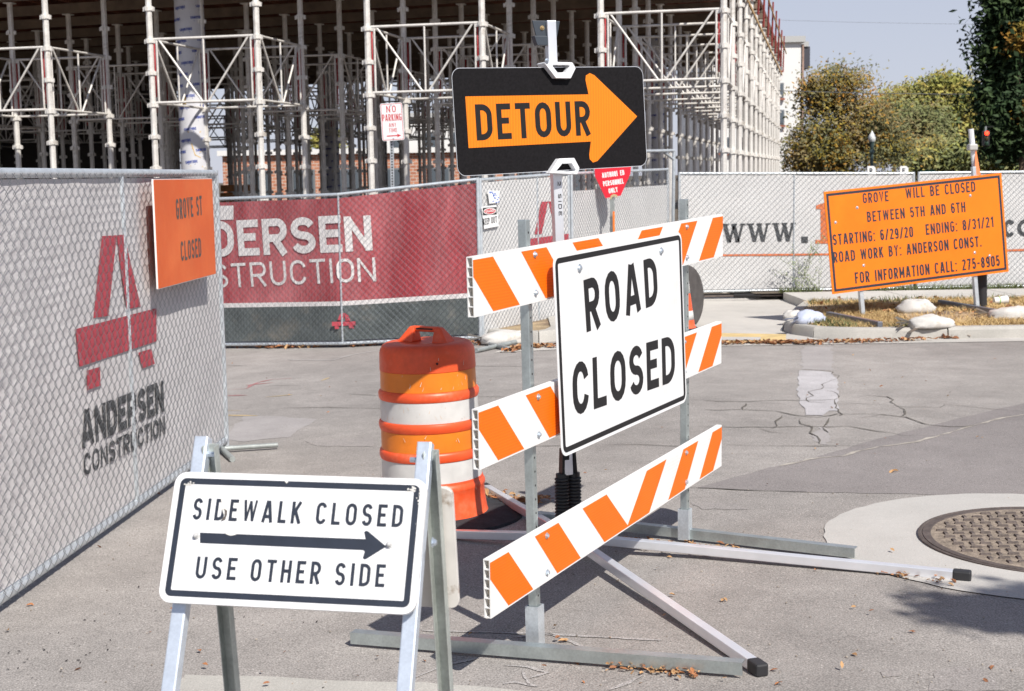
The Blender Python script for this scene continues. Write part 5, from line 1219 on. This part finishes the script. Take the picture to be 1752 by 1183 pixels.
b = MB(); b.box(*[v for v in (at(1655, 255, Yf).x, at(1670, 255, Yf).x, Yf-.08, Yf+.04, at(1660, 258, Yf).z, at(1660, 247, Yf).z)]); obj('clamp', b, mat('pale_clamp', (.45, .44, .42), .5), fs, bevel=.015)

# ================================================================ SMALL THINGS ON THE GROUND
def sandbag(label, px, py, L, W, H, rot, dz=.12, seed=0, tie=True, m=BAG):
    P = ground(px, py, dz); rnd = random.Random(seed); t = thing('sandbag', P, label, 'sandbag', None)
    b = MB(); nu, nv = 26, 14
    ca, sa = cos(rot), sin(rot)
    for j in range(nv+1):
        ph = -pi/2+pi*j/nv
        for i in range(nu):
            th = 2*pi*i/nu; x = cos(ph)*cos(th); y = cos(ph)*sin(th); z = sin(ph)
            x = math.copysign(abs(x)**.88, x); y = math.copysign(abs(y)**.88, y)
            nn = noise.noise(Vector((x*1.6+seed, y*1.6, z*1.6)))*.17+noise.noise(Vector((x*5, y*5+seed, z*5)))*.11+abs(noise.noise(Vector((x*9, y*4, z*4+seed))))*.07
            X, Y_, Z_ = x*L/2*(1+nn), y*W/2*(1+nn), (max(z, -.45)+.45)/1.45*H*(1+nn)
            b.v.append(P+Vector((X*ca-Y_*sa, X*sa+Y_*ca, Z_-.01)))
    for j in range(nv):
        for i in range(nu): b.f.append((j*nu+i, j*nu+(i+1) % nu, (j+1)*nu+(i+1) % nu, (j+1)*nu+i))
    obj('bag', b, m, t, smooth=True)
    if tie:
        b = MB(); e0 = P+Vector((-ca*L*.46, -sa*L*.46, H*.45)); dirv = Vector((-ca, -sa, .1))
        for k in range(7):
            a_ = rnd.uniform(-.7, .7); e1 = e0+Vector((dirv.x*cos(a_)-dirv.y*sin(a_), dirv.x*sin(a_)+dirv.y*cos(a_), rnd.uniform(-.4, .4)))*.16; sd = Vector((-dirv.y, dirv.x, .4)).normalized()*.04
            b.quad([e0-sd*.3, e0+sd*.3, e1+sd, e1-sd*.7])
        obj('tied_end', b, m, t)
    return t
sandbag('white sandbag lying over the kerb in front of the orange board', 1592, 559, .50, .26, .13, .12, .13, 1)
sandbag('domed grey-white sandbag behind the kerb, under the middle of the orange board', 1567, 534, .44, .34, .17, .3, .12, 2, False)
sandbag('white sandbag on the dry grass at the right edge of the frame', 1735, 545, .62, .34, .14, -.1, .12, 3)
sandbag('bluish grey sandbag on the rounded kerb corner', 1385, 552, .40, .26, .14, .6, .13, 4, True, mat('shaded_blue_bag', (.46, .50, .62), .85, n=.1, ns=8, bump=.4, bs=14))  # bluish shade is put into this bag's cloth colour
sandbag('small white sandbag at the tip of the kerb corner', 1357, 544, .24, .18, .10, .2, .10, 5, False)
sandbag('flat dusty sandbag by the foot of the maroon fence', 866, 585, .60, .34, .13, .25, .02, 6)
tg = MB(); P0, P1, P2 = ground(1570, 560, .16), ground(1552, 572, .05), ground(1530, 583, .0)
for a_, c_, w_ in ((P0, P1, .05), (P1, P2, .035)): tg.beam(a_, c_, w_, .006)
o = obj('cloth_strap', tg, BAG, None, loc=P2); tag(o, 'pale cloth strap trailing over the kerb from a sandbag', 'strap')
for a_, c_, l_ in (((815, 600), (882, 585), 'longer grey steel pipe by the foot of the maroon fence'), ((838, 589), (871, 597), 'short grey steel pipe crossing over the longer one')):
    A_, C_ = ground(*a_, .03), ground(*c_, .03); o = obj('steel_pipe', MB().tube(A_+Vector((0, 0, .0 if 'longer' in l_ else .03)), C_+Vector((0, 0, .0 if 'longer' in l_ else .03)), .024, 10), GALVD, None, smooth='auto', loc=A_); tag(o, l_, 'pipe')
A_, C_ = at(1205, 506, 21.0), at(1338, 505, 21.0); A_.z = gz(A_.x, 21)+.08; C_.z = gz(C_.x, 21)+.08
rod = thing('metal_rod', A_, 'black rod with a thicker sleeve lying along the foot of the white banner fence', 'rod'); obj('rod', MB().tube(A_, C_, .014, 8), IRON, rod); obj('sleeve', MB().tube(A_.lerp(C_, .38), A_.lerp(C_, .72), .032, 10), BLACK, rod)
cp = ground(1712, 522, .13); cu = thing('paper_cup', cp, 'white paper cup with a green stripe lying on the dry grass', 'cup')
ax_ = Vector((1, .1, .05)).normalized(); obj('cup', MB().lathe([(.04, -.09), (.055, .08), (.058, .085), (.05, .08), (.036, -.085)], cp+Vector((0, 0, .06)), 20, ax_), PLASTIC, cu, smooth='auto'); obj('green_stripe', MB().lathe([(.0465, -.03), (.0475, -.018)], cp+Vector((0, 0, .06)), 20, ax_), mat('green_stripe', (.25, .5, .08), .6), cu)

# dry grass, weeds, leaf litter
def inside(x, y, poly):
    c_ = False; j = len(poly)-1
    for i in range(len(poly)):
        if (poly[i][1] > y) != (poly[j][1] > y) and x < (poly[j][0]-poly[i][0])*(y-poly[i][1])/(poly[j][1]-poly[i][1])+poly[i][0]: c_ = not c_
        j = i
    return c_
def blades(name, n, pick, hh, m, dz, seed, wd=.006, lean=.5):
    rnd = random.Random(seed); b = MB()
    for _ in range(n):
        q = pick(rnd)
        if q is None: continue
        x, y = q; z = gz(x, y)+dz; h_ = hh*rnd.uniform(.4, 1.3); a_ = rnd.uniform(0, 6.28); d = Vector((cos(a_), sin(a_), 0)); l_ = Vector((rnd.gauss(0, lean), rnd.gauss(0, lean), 1))*h_
        b.quad([(x-d.x*wd, y-d.y*wd, z), (x+d.x*wd, y+d.y*wd, z), (x+l_.x, y+l_.y, z+l_.z)])
    o = obj(name, b, m); tag(o, kind='stuff'); return o
STRAW = mat('straw_grass', (.52, .37, .17), .9, n=.25, ns=2, n2=.2, ns2=30, coords='Position', col2=(.30, .20, .09), c2=(.52, .64), c2s=1.1)
GREEN = mat('green_weeds', (.12, .14, .055), .8, n=.3, ns=4, coords='Position')
def pk(rnd):
    x, y = rnd.uniform(3.2, 9.5), rnd.uniform(15.4, 19.3)
    if not inside(x, y, strip): return None
    k_ = noise.noise(Vector((x*.9, y*1.1, 3)));
    return (x, y) if k_ > -.12 or rnd.random() < .15 else None
blades('dry_grass', 42000, pk, .05, STRAW, .115, 1, .006, .9)
def pk2(rnd):
    x = rnd.uniform(4.0, 9.5); y = 20.98+abs(rnd.gauss(0, .12)); return (x, y) if noise.noise(Vector((x*2, 1, 0))) > -.2 else None
blades('weeds', 2600, pk2, .09, GREEN, .11, 2, .008, .5)
def pk3(rnd):
    c_ = rnd.choice([(3.45, 16.2, .15), (3.6, 15.6, .14), (4.1, 18.9, .22), (5.3, 19.1, .3), (3.5, 15.9, .12), (6.5, 19.1, .3), (4.4, 15.5, .1)]); return (c_[0]+rnd.gauss(0, c_[2]), c_[1]+rnd.gauss(0, c_[2]*.6))
blades('weeds', 1000, lambda r: (lambda q: q if inside(*q, strip) else None)(pk3(r)), .08, GREEN, .115, 3, .008, .5)
# climbing weed by the fence
for (px, l_) in ((1385, 'straggly green weed climbing the white fence left of the orange board'),):
    t = thing('weed_plant', at(1388, 505, 21.2), l_, 'plant'); st = MB(); lf = MB(); rnd = random.Random(3)
    for k in range(9):
        P = at(rnd.uniform(1350, 1410), 506, 21.15); P.z = gz(P.x, 21.1)+.1; pts = [P]; d = Vector((rnd.gauss(0, .25), -.05, 1))
        for j in range(rnd.randint(5, 11)):
            d = (d+Vector((rnd.gauss(0, .35), rnd.gauss(0, .1), .1))).normalized(); P = P+d*.085; P.y = min(P.y, 21.2); pts.append(P.copy())
            for m_ in range(5):
                Q = P+Vector((rnd.gauss(0, .03), rnd.gauss(0, .02), rnd.gauss(0, .03))); u = Vector((rnd.gauss(0, 1), rnd.gauss(0, 1), rnd.gauss(0, 1))).normalized(); w2 = u.orthogonal(); s_ = rnd.uniform(.008, .018); lf.quad([Q-u*s_, Q+w2*s_*.6, Q+u*s_, Q-w2*s_*.6])
        st.path(pts, .003, 3)
    obj('stems', st, GREEN, t); tag(obj('leaves', lf, mat('grey_green_leaves', (.22, .26, .13), .8), t), kind='stuff')
LEAFM = [mat('dry_leaf_tan', (.42, .25, .12), .8, n=.3, ns=20, coords='Position'), mat('dry_leaf_brown', (.24, .10, .045), .8, n=.3, ns=20, coords='Position'), mat('dry_leaf_orange', (.36, .15, .06), .8)]
def leafgeo(b, c, s_, rnd, flat=.35):
    u = Vector((rnd.gauss(0, 1), rnd.gauss(0, 1), rnd.gauss(0, flat))).normalized(); v = Vector((0, 0, 1)).cross(u).normalized(); v = (v+Vector((0, 0, rnd.gauss(0, flat)))).normalized(); w_ = u.cross(v)
    c = Vector(c); cv = rnd.uniform(.1, .4)*s_
    b.quad([c-u*s_, c-u*s_*.3+v*s_*.55+w_*cv, c+u*s_*.4+v*s_*.4+w_*cv, c+u*s_]); b.quad([c-u*s_, c+u*s_, c+u*s_*.35-v*s_*.5+w_*cv, c-u*s_*.35-v*s_*.45+w_*cv])
def litter(name, n, pick, smin, smax, seed, dz=.012):
    rnd = random.Random(seed); B = [MB(), MB(), MB()]
    for _ in range(n):
        x, y, dd = pick(rnd); leafgeo(B[rnd.choice((0, 0, 1, 1, 2))], (x, y, gz(x, y)+dd+rnd.uniform(.0, .02)+dz), rnd.uniform(smin, smax), rnd)
    for i in range(3):
        if B[i].f: tag(obj(name, B[i], LEAFM[i]), kind='stuff')
def seg(rnd, pts, sd):
    i = rnd.randrange(len(pts)-1); a_, c_ = Vector(pts[i]), Vector(pts[i+1]); q = a_.lerp(c_, rnd.random()); return q.x+rnd.gauss(0, sd), q.y+rnd.gauss(0, sd)
litter('fallen_leaves', 650, lambda r: (*seg(r, gxy([(1610, 580), (1680, 577), (1752, 574)]), .04), .0), .025, .05, 1)
litter('fallen_leaves', 420, lambda r: (*seg(r, gxy([(1180, 591), (1300, 589), (1400, 589), (1590, 583)]), .05), .0), .02, .045, 2)
litter('fallen_leaves', 420, lambda r: (*seg(r, gxy([(380, 595), (480, 596), (600, 593), (700, 590), (815, 590)]), .04), .0), .02, .045, 3)
litter('fallen_leaves', 160, lambda r: (*seg(r, gxy([(870, 602), (905, 596), (950, 594)]), .06), .0), .02, .045, 4)
litter('fallen_leaves', 150, lambda r: (*seg(r, gxy([(838, 848), (870, 862), (900, 866), (930, 858)]), .035), .0), .010, .026, 5)
litter('fallen_leaves', 150, lambda r: (*seg(r, gxy([(1060, 933), (1110, 938), (1190, 945), (1260, 950)]), .03), .0), .008, .024, 6)
litter('fallen_leaves', 150, lambda r: (*seg(r, gxy([(1050, 1142), (1120, 1150), (1190, 1158)]), .02), .0), .006, .016, 7, .004)
litter('fallen_leaves', 40, lambda r: (*seg(r, gxy([(1480, 975), (1520, 985), (1640, 1003)]), .02), .0), .006, .018, 8, .004)
litter('fallen_leaves', 90, lambda r: (*ground(r.uniform(1400, 1752), r.uniform(512, 540), .12).xy, .12), .02, .05, 9)
litter('fallen_leaves', 130, lambda r: (*ground(r.uniform(0, 1752), 600+580*r.random()**1.2).xy, .0), .006, .017, 10, .003)
rnd = random.Random(12); b = MB()
for _ in range(420):
    P = ground(rnd.uniform(0, 1752), 610+600*rnd.random()); s_ = rnd.uniform(.0015, .005); b.lathe([(s_, 0), (s_*.8, s_*.8), (0, s_)], P+Vector((0, 0, .003)), 5)
tag(obj('grit', b, mat('grit_stones', (.30, .26, .22), .9, n=.5, ns=3, coords='Position')), kind='stuff')
b = MB()
for _ in range(46):
    P = ground(rnd.gauss(110, 70), rnd.gauss(1105, 26)) if rnd.random() < .7 else ground(rnd.uniform(0, 600), rnd.uniform(1000, 1180)); leafgeo(b, P+Vector((0, 0, .004)), rnd.uniform(.003, .009), rnd)
tag(obj('dark_crumbs', b, mat('dark_debris', (.035, .03, .028), .8)), kind='stuff')
for (px, py, s_, l_, mi) in ((985, 1136, .020, 'curled rust-coloured leaf lying against the near barricade base', 2), (963, 1100, .018, 'pale torn leaf just behind the near barricade base', 0), (1527, 809, .030, 'pale tan leaf alone on the dark road patch', 0), (1395, 978, .012, 'small rust leaf near the manhole collar', 2), (1331, 1173, .014, 'thin rust leaf right of the leg end cap', 2), (1560, 1084, .014, 'thin reddish leaf on the road below the manhole', 2), (50, 1038, .016, 'rust leaf against the foot of the near fence', 2), (1262, 1122, .018, 'crumpled tan leaf beside the front stand leg', 0), (1237, 1030, .017, 'pale twiggy leaf right of the front stand leg', 0)):
    P = ground(px, py)+Vector((0, 0, .007)); b = MB(); rn = random.Random(px)
    leafgeo(b, P, s_, rn, .25); leafgeo(b, P+Vector((s_*.6, s_*.3, .002)), s_*.7, rn, .3)
    o = obj('fallen_leaf', b, LEAFM[mi], None, loc=P); tag(o, l_, 'leaf')

# street tree right of the camera; one bough reaches over and shades the road by the manhole
tree('street_tree', (8.2, 1.0, -1.72), 7.5, [(-3.42, .30, 5.02, .80, .03, .03, 6), (-1.2, -.6, 5.6, 1.1, .9, .8, 2), (.4, -.9, 6.2, 1.5, 1.1, 1.2, 3)], LM[3], leaf=.06, n=26000, seed=21, label='leafy street tree standing just outside the right of the frame', trunk=.13, cluster=.10, spray=.05)
for o in S.objects:
    if o.type == 'MESH' and o.name.split('.')[0] in ('lettering', 'danger_lettering', 'printing') and o.parent is not None: o['kind'] = 'stuff'
